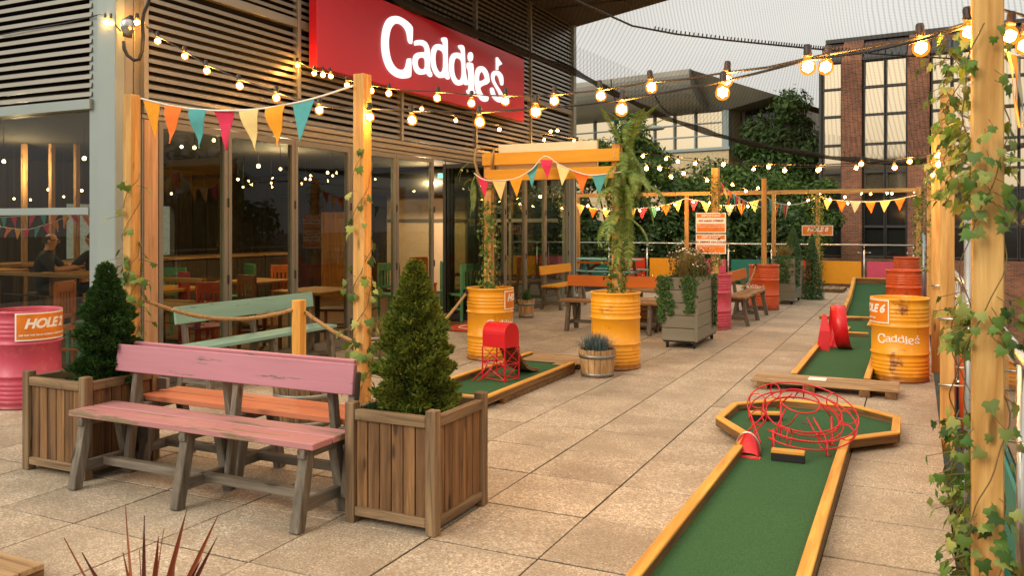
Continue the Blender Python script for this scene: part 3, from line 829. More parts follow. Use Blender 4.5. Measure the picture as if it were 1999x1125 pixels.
def drum(label, x, y, mat, logo=None, plate=None, fill='soil', h=.88, logoz=.455, group='painted oil drums', rot=0.0):
    t = thing('oil_drum', label, 'oil drum', (x, y, 0), group)
    R = DR-.010
    pr = [(R-.012, .0), (R+.006, .004), (R+.008, .016), (R, .022)]
    def rib(z, hgt, amp): return [(R, z-hgt), (R+amp*.7, z-hgt*.5), (R+amp, z), (R+amp*.7, z+hgt*.5), (R, z+hgt)]
    for z in (.065, .105, .145, .185, .225): pr += rib(z, .018, .0065)
    pr += rib(.295, .017, .014); pr += rib(.585, .017, .014)
    for z in (.655, .695, .735, .775): pr += rib(z, .018, .0065)
    pr += [(R, .85), (R+.010, .858), (R+.014, .868), (R+.010, .879), (R-.004, .880), (R-.008, .868), (R-.009, .80)]
    o = MB().lathe(pr, (x, y, 0), 44, True).build('drum_body', mat, t, True)
    if fill == 'soil': MB().lathe([(R-.009, .70), (R-.011, .805)], (x, y, 0), 30, False, True).build('soil', M['soil'], t)
    elif fill == 'rust': MB().lathe([(R-.009, .70), (R-.011, .79)], (x, y, 0), 30, False, True).build('lid', M['rust'], t)
    else: MB().lathe([(R-.010, .845), (R-.02, .852), (R-.05, .846), (.001, .846)], (x, y, 0), 30).build('lid', mat, t)
    cam_dir = math.atan2(-y, -x)
    if logo is not None:
        me = outline_mesh([[(a, b) for a, b in q] for q in LOGON], M['white'], .004, -.0035)
        wrap(me, R, cam_dir+logo, logoz, .44 if not isinstance(logo, tuple) else .44)
        link('lettering', me, t, (x, y, 0))
    if plate is not None:
        off, wd, z0, z1, main, sub = plate
        ac = cam_dir+off; ha = wd/2/R
        pl = curved_plate(R+.009, ac-ha, ac+ha, z0, z1, .004)
        p = link('sign_plate', pl.mesh('sign_plate', M['white']), t, (x, y, 0))
        q = link('sign_face', curved_plate(R+.013, ac-ha+.045, ac+ha-.045, z0+.013, z1-.013, .0012).mesh('sign_face', M['signorange']), p, (x, y, 0))
        zc = (z0+z1)/2
        me = text_mesh(main, .118, M['white'], .30, .005, .002, .95)
        wrap(me, R+.0125, ac, zc+.025, 1.0); link('lettering', me, p, (x, y, 0))
        if sub:
            me = text_mesh(sub, .0205, M['white'], .1, .0008, .002, 1.05); wrap(me, R+.0125, ac, zc-.075, 1.0); link('small_lettering', me, p, (x, y, 0))
    return t
drum('pink drum with the orange HOLE 2 plate against the left window', -7.40, 5.10, M['d_pink'], None, (.56, .50, .615, .865, 'HOLE 2', 'AIM FOR THE TIE-UP GOBBLES & REBOUND FOR'), 'rust')
drum('amber drum carrying the left gate post, tied to the rope', -4.787, 9.37, M['d_amber'], .62, (1.42, .44, .62, .85, 'HOLE 1', None))
drum('amber drum carrying the right gate post with the fern', -3.16, 9.39, M['d_amber'], None, None)
drum('amber drum with the HOLE 6 plate and white lettering at the right-hand rail', -.163, 9.98, M['d_amber'], -.06, (-1.17, .46, .615, .865, 'HOLE 6', 'ONE SHOT ONLY'), 'rust')
drum('pink drum half hidden behind the grey wheeled planter', -2.94, 13.6, M['d_pink'])
drum('orange-red drum with a timber post beside the orange bench', -2.70, 17.1, M['d_orange'], -.75, None)
drum('orange-red drum behind the amber HOLE 6 drum', -.20, 16.1, M['d_orange'], None, None, 'lid')
drum('farthest orange-red drum in the corner by the railings', -.22, 22.6, M['d_orange'], None, None, 'lid')

# ------------------------------------------------------------------ posts
def post(label, x, y, z0, z1, wd=.09, group='tall pale timber posts', rz=0.0, cat='post'):
    o = plank('timber_post', (x, y, (z0+z1)/2), (wd, wd, z1-z0), M['post'], None, (0, 0, rz))
    return tag(o, label, cat, group)
post('tall post at the left end of the front bunting, behind the left planter', -5.42, 4.58, 0, 2.65, .088)
post('tall post at the right end of the front bunting, behind the yellow-green conifer', -3.31, 4.62, 0, 2.65, .088)
post('ivy-wrapped gate post standing in the left amber drum', -4.80, 9.37, .80, 2.56, .10)
post('ivy-wrapped gate post standing in the right amber drum under the fern', -3.14, 9.39, .80, 2.60, .10)
post('ivy-wrapped post with two notices standing in the far pink drum', -2.90, 13.6, .80, 2.57, .11)
post('bare post standing in the orange-red drum', -2.70, 17.1, .80, 2.57, .09)
post('thick blurred post closest to the camera at the right edge', .225, 3.42, -.5, 2.9, .098)
post('second timber post from the front along the right railing', .215, 7.40, -.1, 2.72, .10)
post('third timber post along the right railing, behind the amber drum', .20, 10.6, 0, 2.72, .10)
post('fourth timber post along the right railing', .19, 14.2, 0, 2.72, .10)
post('ivy-covered corner post where the right railing meets the far railing', .05, 23.7, 0, 2.62, .11)
for u, lab in ((1129, 'slim far pergola post beside the end of the bar'), (1341, 'slim far pergola post behind the white flowers'), (1511, 'slim far pergola post just right of the bare drum post'), (1597, 'slim ivy-clad far pergola post that carries the HOLE 8 sign')):
    p = aty(u, 440, 23.75); post(lab, p.x, p.y, 0, 2.49, .10, 'slim posts of the far pergola')
pb = thing('pergola_beam', 'long pale timber beam across the far end of the terrace', 'beam', (-4.5, 23.75, 2.49))
for a, b_ in ((-9.6, -6.2), (-6.19, -2.6), (-2.59, .12)): plank('beam_length', ((a+b_)/2, 23.75, 2.545), (b_-a, .09, .105), M['post'], pb)

# gate of two amber planks with a cream board behind
gt = thing('gate_crossbar', 'amber crossbar of two planks joining the two drum posts', 'crossbar', (-3.95, 9.3, 2.2))
plank('crossbar_plank', (-3.965, 9.300, 2.465), (1.78, .035, .15), M['amber'], gt)
plank('crossbar_plank', (-3.965, 9.300, 2.265), (1.70, .035, .14), M['amber'], gt)
for x in (-4.80, -3.14):
    for z in (2.44, 2.49, 2.24, 2.29):
        o = MB().tube([(x, 9.283, z), (x, 9.276, z)], .008, 6).build('bolt', M['galv'], gt)
cb = plank('menu_board', (-4.05, 9.452, 2.50), (1.30, .05, .31), M['cream'], None); tag(cb, 'long cream board fixed behind the amber gate crossbar', 'board')

# short rope post in a half barrel
def tub(label, x, y, r0, r1, h, mats, hoopm=None, n=18, zsoil=.04, group='half-barrel tubs'):
    t = thing('half_barrel', label, 'tub', (x, y, 0), group)
    for k in range(n):
        a0 = 2*pi*k/n+.012; a1 = 2*pi*(k+1)/n-.012
        j = random.uniform(-.004, .004); jr = random.uniform(-.002, .002)
        vs = []
        for (r, z) in ((r0, 0), (r1, h+j), (r1-.022, h+j), (r0-.022, 0)):
            for a in (a0, (a0+a1)/2, a1): vs.append((x+math.cos(a)*(r+jr), y+math.sin(a)*(r+jr), z))
        fs = []
        for i in range(4):
            b = i*3; c = ((i+1) % 4)*3
            fs += [(b, b+1, c+1, c), (b+1, b+2, c+2, c+1)]
        fs += [(0, 3, 6, 9), (2, 11, 8, 5)]
        MB().add(vs, fs).build('stave', mats[2], t, at=(x, y, 0))
    for f0, f1 in ((.04, .17), (.70, .83)):
        ra, rb = r0+(r1-r0)*f0+.004, r0+(r1-r0)*f1+.004
        MB().lathe([(ra, h*f0), (ra+.003, h*f0), (rb+.003, h*f1), (rb, h*f1)], (x, y, 0), 36).build('hoop', hoopm or M['hoop'], t, True)
    MB().lathe([(r0-.03, .02), (r1-.024, h-zsoil)], (x, y, 0), 24, True, True).build('soil', M['soil'], t)
    return t
tub('new pale half barrel holding blue-grey grass in front of the amber drum', -3.15, 8.74, .170, .205, .30, M['tub'])
tub('weathered half barrel behind the pink bench backrest, holding the rope post', -4.58, 5.58, .215, .255, .34, M['oldtub'])
tub('weathered half barrel of dry planting against the doors behind the tall post', -6.03, 8.66, .25, .30, .37, M['oldtub'])
tub('small pale tub by the glazed wall under the amber bench', -6.30, 13.75, .125, .155, .32, M['tub'], n=14)
sp = plank('rope_post', (-4.62, 5.56, .66), (.085, .085, .74), M['kerb'], None); tag(sp, 'short yellow rope post standing in the weathered half barrel', 'post')

def rope(label, pts, r, sag=0):
    t = thing('barrier_rope', label, 'rope', pts[0], 'hemp barrier ropes')
    P = []
    for i in range(len(pts)-1):
        a, b_ = Vector(pts[i]), Vector(pts[i+1]); n = 30
        for k in range(n): P.append(a.lerp(b_, k/n)-Vector((0, 0, sag*4*(k/n)*(1-k/n))))
    P.append(Vector(pts[-1]))
    L = [0]
    for a, b_ in zip(P, P[1:]): L.append(L[-1]+(b_-a).length)
    for s in range(3):      # three laid strands
        Q = []; N = int(L[-1]/.012)
        j = 0
        for i in range(N+1):
            d = L[-1]*i/N
            while j < len(L)-2 and L[j+1] < d: j += 1
            f = (d-L[j])/max(1e-6, L[j+1]-L[j]); p = P[j].lerp(P[j+1], f); dr = (P[j+1]-P[j]).normalized()
            u = dr.cross(Vector((0, 0, 1))).normalized(); v = u.cross(dr); a = d/.075*2*pi+s*2*pi/3
            Q.append(p+(u*math.cos(a)+v*math.sin(a))*r*.52)
        MB().tube(Q, r*.55, 5).build('strand', M['rope'], t, True)
    return t
pA = Vector((-5.37, 4.62, 1.09)); pB = Vector((-4.66, 5.52, .95)); pB2 = Vector((-4.57, 5.58, .93))
rope('hemp rope swagged between the left bunting post and the short rope post', [pA, pB], .017, .115)
pC = Vector((-3.95, 6.6, .52)); pD = Vector((-5.02, 9.16, .80))
rope('hemp rope dropping from the short rope post and rising to the amber drum', [pB2, atd(700, 672, 6.9), atd(840, 655, 8.6), pD], .017, .02)
rope('pale rope from the orange-red drum down to the bench end', [atd(1475, 520, 16.35), atd(1466, 546, 15.9), atd(1449, 562, 15.6)], .018, .02)
for p, l in ((pD, 'black-taped rope clip on the left amber drum'), (atd(1475, 519, 16.36), 'black-taped rope clip on the orange-red drum')):
    d = Vector((p.x, p.y, 0)).normalized()
    o = MB().tube([p+Vector((.02, .0, .035)), p-Vector((.03, 0, .05))], .022, 8).build('rope_clip', M['black'], None, True); tag(o, l, 'clip', 'rope clips')

# ------------------------------------------------------------------ mini-golf lanes
def wall_run(mb_top, side, pts, h, w, z0=.045):
    pass
def lane_edge(parent, p, q, wd=.062, z0=.045, z1=.118, z2=None, z3=None):
    """a kerb of two stacked timbers from p to q (centre line): dark sleeper below, yellow painted one on top"""
    p, q = Vector((p[0], p[1], 0)), Vector((q[0], q[1], 0)); d = q-p; L = d.length; a = math.atan2(d.y, d.x); c = (p+q)/2
    r0 = 0.0
    za = (z1 if z2 is None else (z1+z2)/2)
    top = plank('kerb_top', (c.x, c.y, za-.008), (L, wd, .017), M['kerb'], parent, (0, 0, a))
    bot = plank('kerb_side', (c.x, c.y, (za-.018+z0)/2), (L-.002, wd-.004, za-.018-z0), M['kerbside'], parent, (0, 0, a))
    return top
def slab_turf(parent, poly, z):
    return MB().prism(poly, z-.02, z).build('turf', M['turf'], parent)
def bearers(parent, pts):
    for p, q in pts:
        MB().beam((p[0], p[1], .0225), (q[0], q[1], .0225), .05, .042).build('bearer', M['kerbside'][0], parent)
# lane nearest the camera
l1 = thing('golf_lane', 'green golf lane with a hexagonal end nearest the camera', 'golf lane', (-.77, 5, 0), 'mini-golf lanes')
XL, XR = -1.15, -.40
V1 = [(XL, 1.0), (XL, 6.33), (-1.455, 6.80), (-1.44, 7.40), (-1.10, 7.78), (-.48, 7.78), (-.11, 7.45), (-.11, 6.87), (XR-.03, 6.52), (XR, 1.0)]
cx_, cy_ = -.775, 7.0
def inset(pts, d):
    out_ = []; n = len(pts)
    for i in range(n):
        a, b_, c_ = Vector(pts[i-1]), Vector(pts[i]), Vector(pts[(i+1) % n])
        n1 = Vector((-(b_-a).y, (b_-a).x)).normalized(); n2 = Vector((-(c_-b_).y, (c_-b_).x)).normalized()
        m_ = (n1+n2); m_ = m_/max(.3, m_.dot(n1)); out_.append(tuple(b_-m_*d))
    return out_
slab_turf(l1, inset(V1, .03)[::-1], .055)
for i in range(len(V1)-1): lane_edge(l1, *(inset(V1, .031)[i:i+2]))
bearers(l1, [((XL+.05, 1.5), (XL+.05, 6.2)), ((XR-.05, 1.5), (XR-.05, 6.4)), ((-1.3, 6.7), (-1.3, 7.4)), ((-.25, 6.9), (-.25, 7.4)), ((-1.0, 7.65), (-.55, 7.65)), ((-1.0, 6.5), (-.5, 6.6))])
hp = atz(1577, 826, .056)
MB().lathe([(.054, 0), (.054, .0015), (.001, .0012)], (hp.x, hp.y, .0552), 20, False, False).build('hole', M['black'], l1)
for (u, v, L, ang) in ((1538, 897, .30, 0.05),):
    p = atz(u, v+6, .055); o = thing('bumper_block', 'yellow-topped black bumper block on the near golf lane', 'block', (p.x, p.y, .055))
    plank('block_base', (p.x, p.y+.02, .082), (L*.72, .06, .052), M['black'], o, (0, 0, ang)); plank('block_top', (p.x, p.y+.02, .121), (L*.72, .062, .025), M['kerb'], o, (0, 0, ang))
p = atz(1495, 822, .055)
o = thing('bumper_block', 'yellow-topped bumper behind the red wire ring on the near lane', 'block', (p.x, p.y, .055))
plank('block_base', (p.x, p.y, .08), (.26, .055, .048), M['black'], o, (0, 0, .35)); plank('block_top', (p.x, p.y, .117), (.26, .057, .025), M['kerb'], o, (0, 0, .35))
# second lane, towards the far end, with dividers and a ramp
l2 = thing('golf_lane', 'long green golf lane with red loop, dividers and a raised ramp end along the right', 'golf lane', (-.8, 14, 0), 'mini-golf lanes')
slab_turf(l2, [(-1.15, 9.22), (-.45, 9.22), (-.45, 16.2), (-1.15, 16.2)], .055)
lane_edge(l2, (-1.15, 9.2), (-1.15, 12.6)); lane_edge(l2, (-1.15, 12.6), (-1.15, 15.6)); lane_edge(l2, (-.45, 9.2), (-.45, 15.6))
lane_edge(l2, (-1.12, 13.05), (-.62, 13.05)); lane_edge(l2, (-.93, 13.1), (-.93, 13.75)); lane_edge(l2, (-.66, 14.1), (-.66, 15.2)); lane_edge(l2, (-1.5, 15.30), (-.5, 15.30)); lane_edge(l2, (-1.12, 15.1), (-.85, 15.27))
# ramp
RA, RB, RZ, RC, RT = 15.7, 17.3, .19, 18.6, .46
MB().add([(-1.15, RA, .05), (-.45, RA, .05), (-.45, RB, RZ), (-1.15, RB, RZ), (-1.15, RA, .0), (-.45, RA, .0), (-.45, RB, .0), (-1.15, RB, .0)],
   [(0,1,2,3), (4,7,6,5), (0,4,5,1), (1,5,6,2), (2,6,7,3), (3,7,4,0)]).build('ramp_turf', M['turf'], l2)
MB().add([(-1.15, RB, RZ), (-.45, RB, RZ), (-.45, RC, RT), (-1.15, RC, RT), (-1.15, RB, 0), (-.45, RB, 0), (-.45, RC, 0), (-1.15, RC, 0)],
   [(0,1,2,3), (4,7,6,5), (0,4,5,1), (1,5,6,2), (2,6,7,3), (3,7,4,0)]).build('ramp_turf', M['turf'], l2)
for x in (-1.15, -.45):
    MB().beam((x, RA, .115), (x, RB, RZ+.07), .06, .12).build('ramp_kerb', M['kerb'][1], l2, bevel=.004)
    MB().beam((x, RB, RZ+.072), (x, RC, RT+.07), .06, .12).build('ramp_kerb', M['kerb'][1], l2, bevel=.004)
plank('ramp_end', (-.8, RC+.03, .28), (.76, .05, .55), M['kerbside'], l2); plank('ramp_end_cap', (-.8, RC+.03, .57), (.78, .07, .025), M['kerb'], l2)
f = .45; l2h = MB().lathe([(.054, 0), (.001, .001)], (0, 0, 0), 18).build('hole', M['black'], l2, at=(0, 0, 0))
l2h.location = Vector((-.72, RB+(RC-RB)*f, RZ+(RT-RZ)*f+.003))-l2.location; l2h.rotation_euler = (math.atan2(RT-RZ, RC-RB), 0, 0)
# third lane behind the right planter
l3 = thing('golf_lane', 'short green golf lane between the conifer and the gate drums', 'golf lane', (-3.86, 8, 0), 'mini-golf lanes')
slab_turf(l3, [(-4.2, 6.72), (-3.5, 6.72), (-3.5, 9.0), (-4.2, 9.0)], .055)
lane_edge(l3, (-4.22, 6.7), (-4.22, 9.35)); lane_edge(l3, (-3.48, 6.7), (-3.48, 8.85)); lane_edge(l3, (-4.19, 6.7), (-3.51, 6.7))
bearers(l3, [((-3.46, 7.0), (-3.46, 8.8)), ((-4.1, 6.8), (-4.1, 9.0))])
dk = thing('deck_platform', 'pale timber step at the far end of the short green lane', 'platform', (-3.8, 9.1, 0))
for i in range(4): plank('deck_board', (-3.84, 9.08+i*.125, .07), (.85, .12, .026), M['deck'], dk)
for x in (-4.2, -3.5): plank('deck_bearer', (x, 9.27, .028), (.05, .48, .054), M['kerbside'], dk)
rm = plank('ramp_flap', (-3.62, 8.98, .062), (.26, .18, .006), M['deck'], None); tag(rm, 'small thin metal-grey flap lying on the lane end', 'flap')
# boardwalk across the near end of the long lane
bw = thing('boardwalk', 'low timber boardwalk of ribbed boards in front of the long golf lane', 'boardwalk', (-.83, 8.95, 0))
for i in range(4): plank('deck_board', (-.83, 8.79+i*.115, .085), (1.36, .112, .028), M['deck'], bw, (0, 0, .03*0))
for x in (-1.4, -.95, -.45, -.22): plank('deck_bearer', (x, 8.95, .036), (.1, .42, .068), M['kerbside'], bw)
tp = plank('metal_plate', (-.90, 9.00, .1025), (.17, .17, .004), M['white'], None); tag(tp, 'small pale plate lying on the boardwalk', 'plate')
dk2 = thing('deck_platform', 'worn timber deck corner at the bottom left of the view', 'platform', (-4.2, 2.4, 0))
for i in range(6): plank('deck_board', (-4.30, 2.56-i*.125, .055), (1.25, .12, .028), M['deck'], dk2)
for x in (-4.87, -3.72): plank('deck_bearer', (x, 2.26, .02), (.06, .74, .04), M['kerbside'], dk2)
pa = thing('pallet', 'low worn pallet under the HOLE 8 post', 'pallet', (-2.2, 22.4, 0))
for i in range(8): plank('deck_board', (-2.55+i*.125, 22.6, .075), (.115, 1.1, .022), M['oldtub'], pa)
for y in (22.1, 22.6, 23.1): plank('deck_bearer', (-2.1, y, .032), (1.0, .08, .06), M['oldtub'], pa)
st = thing('timber_step', 'two-tread timber step beside the far wooden planter', 'step', (-3.0, 22.8, 0))
plank('tread', (-2.95, 22.55, .09), (.9, .22, .035), M['amber'], st); plank('tread', (-2.95, 22.8, .20), (.9, .22, .035), M['amber'], st); plank('riser', (-2.95, 22.68, .09), (.9, .03, .16), M['kerbside'], st); plank('riser', (-2.95, 22.44, .035), (.9, .03, .07), M['kerbside'], st)

# ------------------------------------------------------------------ red obstacles
ws = atz(1566, 870, .055); cx0, cy0 = ws.x, ws.y
def away(x, y): return (x-cx0)*FX+(y-cy0)*FY
wr = thing('wire_ring', 'red wire spiral track on legs with a solid scoop on the near golf lane', 'golf obstacle', (cx0, cy0, .055))
RR = .325
for k, (dr, dz) in enumerate(((-.045, .0), (.045, 0), (-.055, .06), (.055, .06))):
    pts = []
    for i in range(61):
        a = math.radians(-150)-math.radians(330)*i/60
        px, py = cx0+math.cos(a)*(RR+dr), cy0+math.sin(a)*(RR+dr)
        pts.append((px, py, .235+.34*away(px, py)+.02*math.sin(i/60*pi)+dz))
    # lead-in from the scoop
    sc_ = atz(1460, 888, .06)
    pre = [(sc_.x+(.07*(-1 if dr < 0 else (1 if dr > 0 else 0)))*(1 if abs(dr) < .05 else 1.1), sc_.y+.06, .075+dz), ]
    q0 = pts[0]
    pts2 = [Vector(pre[0]).lerp(Vector(q0), s/6)+Vector((0, 0, .0)) for s in range(6)]+[Vector(p) for p in pts]
    MB().tube(pts2, .0055, 5).build('track_wire', M['redwire'], wr, True)
for i in range(0, 61, 7):
    a = math.radians(-150)-math.radians(330)*i/60; ax0_ = 0
    ax = Vector((math.cos(a), math.sin(a), 0)); c = Vector((cx0, cy0, .27+.34*away(cx0+math.cos(a)*RR, cy0+math.sin(a)*RR)+.02*math.sin(i/60*pi)))+ax*RR
    pts = [c+ax*math.cos(t*pi/6)*.062+Vector((0, 0, math.sin(t*pi/6)*.055)) for t in range(13)]
    MB().tube(pts, .0045, 5, False).build('hoop', M['redwire'], wr, True)
def tilt_ring(r, z, k, name, tr=.006, oy=0.0):
    pts = []
    for i in range(41):
        q = 2*pi*i/40; x, y = cx0+math.cos(q)*r+FX*oy, cy0+math.sin(q)*r+FY*oy
        pts.append((x, y, z+k*away(x, y)))
    MB().tube(pts, tr, 5, False).build(name, M['redwire'], wr, True)
tilt_ring(.25, .270, .34, 'inner_ring'); tilt_ring(.140, .345, .42, 'funnel_ring', .0065, .05)
for a in (.6, 2.2, 3.9, 5.4):
    def tp(r, z, k, aa): x, y = cx0+math.cos(aa)*r, cy0+math.sin(aa)*r; return (x, y, z+k*away(x, y))
    MB().tube([tp(.14, .345, .42, a), tp(.21, .27, .36, a+.1), tp(.275, .19, .30, a+.2)], .006, 5).build('brace', M['redwire'], wr, True)
for (u, v) in ((1615, 890), (1624, 868), (1510, 879), (1525, 855)):
    q = atz(u, v, .057); zt = .25+.34*away(q.x, q.y)
    MB().tube([(q.x, q.y, zt), (q.x, q.y, .060), (q.x+.022, q.y-.012, .058)], .0085, 6).build('leg', M['red'], wr, True)
    if u in (1615, 1525): MB().tube([(q.x, q.y, .12), ((q.x+cx0)/2, (q.y+cy0)/2, .19), (cx0+(q.x-cx0)*.2, cy0+(q.y-cy0)*.2, .27)], .005, 5).build('brace', M['redwire'], wr, True)
# scoop
sm = MB(); n = 10
for i in range(5):
    f = i/4; y = sc_.y-.075+.17*f
    for k in range(n+1):
        a = pi*k/n; r = .088-.025*f
        sm.v.append((sc_.x+math.cos(a)*r, y+.05*math.sin(a)*(1-f), .058+math.sin(a)*(.02+.12*min(1, f*1.3))))
for i in range(4):
    for k in range(n): sm.f.append((i*(n+1)+k, i*(n+1)+k+1, (i+1)*(n+1)+k+1, (i+1)*(n+1)+k)); sm.m.append(0)
sm.build('scoop', M['red'], wr, True)
MB().tube([(sc_.x+math.cos(pi*k/12)*.09, sc_.y-.0, .06+math.sin(pi*k/12)*.155) for k in range(13)], .006, 6).build('scoop_hoop', M['steel'], wr, True)
MB().box((sc_.x-.095, sc_.y-.085, .0555), (sc_.x+.095, sc_.y-.02, .060)).build('scoop_lip', M['red'], wr)

# loop-the-loop
lp = thing('loop_the_loop', 'red sheet-metal loop standing over the long golf lane', 'golf obstacle', (-.98, 11.72, .055))
lx, ly, lr = -1.02, 11.72, .275; mb = MB(); N = 44
for i in range(N+1):
    a = -pi/2+2*pi*i/N*1.0; off = .20*i/N
    zz = .06+lr+math.sin(a)*lr; yy = ly+math.cos(a)*lr
    for rr in (0, .004):
        s = 1+rr/lr
        for wx in (0, .18): mb.v.append((lx-.09+off+wx, ly+math.cos(a)*lr*s, .062+lr+math.sin(a)*lr*s))
for i in range(N):
    b, c = i*4, (i+1)*4
    for q in ((b, c, c+1, b+1), (b+2, b+3, c+3, c+2), (b, b+2, c+2, c), (b+1, c+1, c+3, b+3)): mb.f.append(q); mb.m.append(0)
mb.build('loop_sheet', M['red'], lp, True)
yc_ = ly-lr-.03
MB().add([(lx-.135, yc_, .057), (lx+.02, yc_, .057), (lx+.03, yc_+.02, .30), (lx-.03, yc_+.16, .50), (lx-.075, yc_+.16, .50), (lx-.10, yc_+.02, .30),
          (lx-.135, yc_+.006, .057), (lx+.02, yc_+.006, .057), (lx+.03, yc_+.026, .30), (lx-.03, yc_+.166, .50), (lx-.075, yc_+.166, .50), (lx-.10, yc_+.026, .30)],
   [(0,1,2,5), (5,2,3,4), (7,6,11,8), (8,11,10,9), (0,6,7,1), (1,7,8,2), (2,8,9,3), (3,9,10,4), (4,10,11,5), (5,11,6,0)]).build('cheek_plate', M['red'], lp)
MB().tube([(lx+.05, ly+lr+.02, .06), (lx+.05, ly+lr+.01, .34)], .008, 6).build('brace', M['redwire'], lp, True)

# red mailbox-shaped tower with wire legs and a curved chute
mbx = thing('wire_tower', 'red barrel-topped box on wire lattice legs with a curved chute on the short lane', 'golf obstacle', (-3.86, 7.75, .055))
X0, X1, Y0, Y1, ZB, ZS = -4.00, -3.72, 7.68, 7.94, .40, .535
# barrel axis along the box's length (x), open end to the right
ax0, ax1 = Vector((-4.02, 7.86, 0)), Vector((-3.73, 7.79, 0))
nrm = Vector((-(ax1-ax0).y, (ax1-ax0).x, 0)).normalized()*.115; mid = (ax0+ax1)/2
prof = [(-1, ZB), (-1, ZS)]+[(-math.cos(pi*k/12), ZS+math.sin(pi*k/12)*.115) for k in range(1, 12)]+[(1, ZS), (1, ZB)]
vs = [ax0+nrm*a+Vector((0, 0, z)) for a, z in prof]+[ax1+nrm*a+Vector((0, 0, z)) for a, z in prof]; n = len(prof)
MB().add(vs, [tuple(range(n)), tuple(range(n, 2*n))[::-1]]+[(i, n+i, n+(i+1) % n, (i+1) % n) for i in range(n)]).build('box', M['red'], mbx)
cr = [ax0+nrm, ax0-nrm, ax1-nrm, ax1+nrm]
for c in cr: MB().tube([c+Vector((0, 0, ZB)), c+Vector((0, 0, .057))], .0075, 6).build('leg', M['redwire'], mbx)
for a, b_ in ((0, 1), (1, 2), (2, 3), (3, 0)):
    p, q = cr[a], cr[b_]
    for z0, z1 in ((ZB, .23), (.23, .075)):
        MB().tube([p+Vector((0, 0, z0)), q+Vector((0, 0, z1))], .0045, 5).build('brace', M['redwire'], mbx)
        MB().tube([q+Vector((0, 0, z0)), p+Vector((0, 0, z1))], .0045, 5).build('brace', M['redwire'], mbx)
    for z in (.23, .075): MB().tube([p+Vector((0, 0, z)), q+Vector((0, 0, z))], .005, 5).build('crosswire', M['redwire'], mbx)
ch = MB(); pts = [(-.05, .42), (.03, .33), (.13, .22), (.25, .13), (.38, .080), (.52, .062)]
c0 = (cr[0]+cr[3])/2+nrm*0; fw = Vector((.02, 1, 0)).normalized(); sx_ = Vector((1, -.02, 0)).normalized()*.10
for d, z in pts:
    for s in (-1, 1):
        q = c0+fw*d+sx_*s*(1+.25*d); ch.v += [tuple(q+Vector((0, 0, z))), tuple(q+Vector((0, 0, z-.005)))]
for i in range(len(pts)-1):
    b, c = i*4, (i+1)*4
    for q in ((b, b+2, c+2, c), (b+1, c+1, c+3, b+3), (b, c, c+1, b+1), (b+2, b+3, c+3, c+2)): ch.f.append(q); ch.m.append(0)
ch.build('chute', M['rust'], mbx, True)
for s in (-1, 1): MB().tube([c0+fw*d+sx_*s*(1+.25*d)+Vector((0, 0, z+.02)) for d, z in pts], .006, 5).build('chute_rail', M['redwire'], mbx, True)
pt = c0-fw*.30
for s in (-.35, .35): MB().tube([cr[1].lerp(cr[2], .5)+sx_*s+Vector((0, 0, .30)), cr[1].lerp(cr[2], .4)+sx_*s+Vector((-.03, -.03, .17)), cr[1].lerp(cr[2], .2)+sx_*s+Vector((-.06, -.14, .065))], .007, 5).build('track_wire', M['redwire'], mbx, True)

# ------------------------------------------------------------------ grey planter on castors
gp = thing('wheeled_planter', 'tall grey boarded planter on castors overflowing with flowers', 'planter', (-2.86, 11.76, 0), 'grey planters on castors')
x0, x1, y0, y1, zb, zt = -3.10, -2.62, 11.16, 12.36, .10, .955
nb = 5; bh = (zt-zb)/nb
for k in range(nb):
    z = zb+bh*(k+.5)
    for y in (y0, y1): plank('board', ((x0+x1)/2, y+random.uniform(-.002, .002), z), (x1-x0, .022, bh-.007), M['grey'], gp)
    for x in (x0+.012, x1-.012): plank('board', (x, (y0+y1)/2, z), (.022, y1-y0-.024, bh-.007), M['grey'], gp)
for (x, y) in ((x1-.002, y0-.012),): plank('corner_trim', (x-.012, y-.004, (zb+zt)/2), (.045, .012, zt-zb), M['grey'], gp)
MB().box((x0+.03, y0+.03, zb+.02), (x1-.03, y1-.03, zt-.06)).build('soil', M['soil'], gp)
MB().box((x0+.012, y0+.014, zb-.02), (x1-.012, y1-.014, zb-.002)).build('base', M['dark'], gp)
def castor(parent, x, y):
    o = MB().lathe([(.001, -.018), (.034, -.018), (.042, -.012), (.042, .012), (.034, .018), (.001, .018)], (0, 0, 0), 16).build('castor', M['black'], parent, at=(0,0,0))
    o.rotation_euler = (0, pi/2, .4); o.location = Vector((x, y, .043))-WL[parent.name]
    MB().box((x-.03, y-.025, .07), (x+.03, y+.025, .085)).build('castor_fork', M['galv'], o if False else parent)
for x in (x0+.06, x1-.06):
    for y in (y0+.06, y1-.06): castor(gp, x, y)

g2 = thing('wheeled_planter', 'farther grey planter on castors behind the orange-red drum', 'planter', (-2.35, 19.0, 0), 'grey planters on castors')
x0, x1, y0, y1 = -2.75, -2.28, 18.3, 19.5
for k in range(5):
    z = zb+bh*(k+.5)
    for y in (y0, y1): plank('board', ((x0+x1)/2, y, z), (x1-x0, .022, bh-.007), M['grey'], g2)
    for x in (x0+.012, x1-.012): plank('board', (x, (y0+y1)/2, z), (.022, y1-y0-.024, bh-.007), M['grey'], g2)
MB().box((x0+.03, y0+.03, zb+.02), (x1-.03, y1-.03, zt-.06)).build('soil', M['soil'], g2)
for x in (x0+.06, x1-.06):
    for y in (y0+.06, y1-.06): castor(g2, x, y)
planter('far brown wooden planter beside the timber step', -3.05, 21.3, .55, .55, .72, 'far slatted planter')

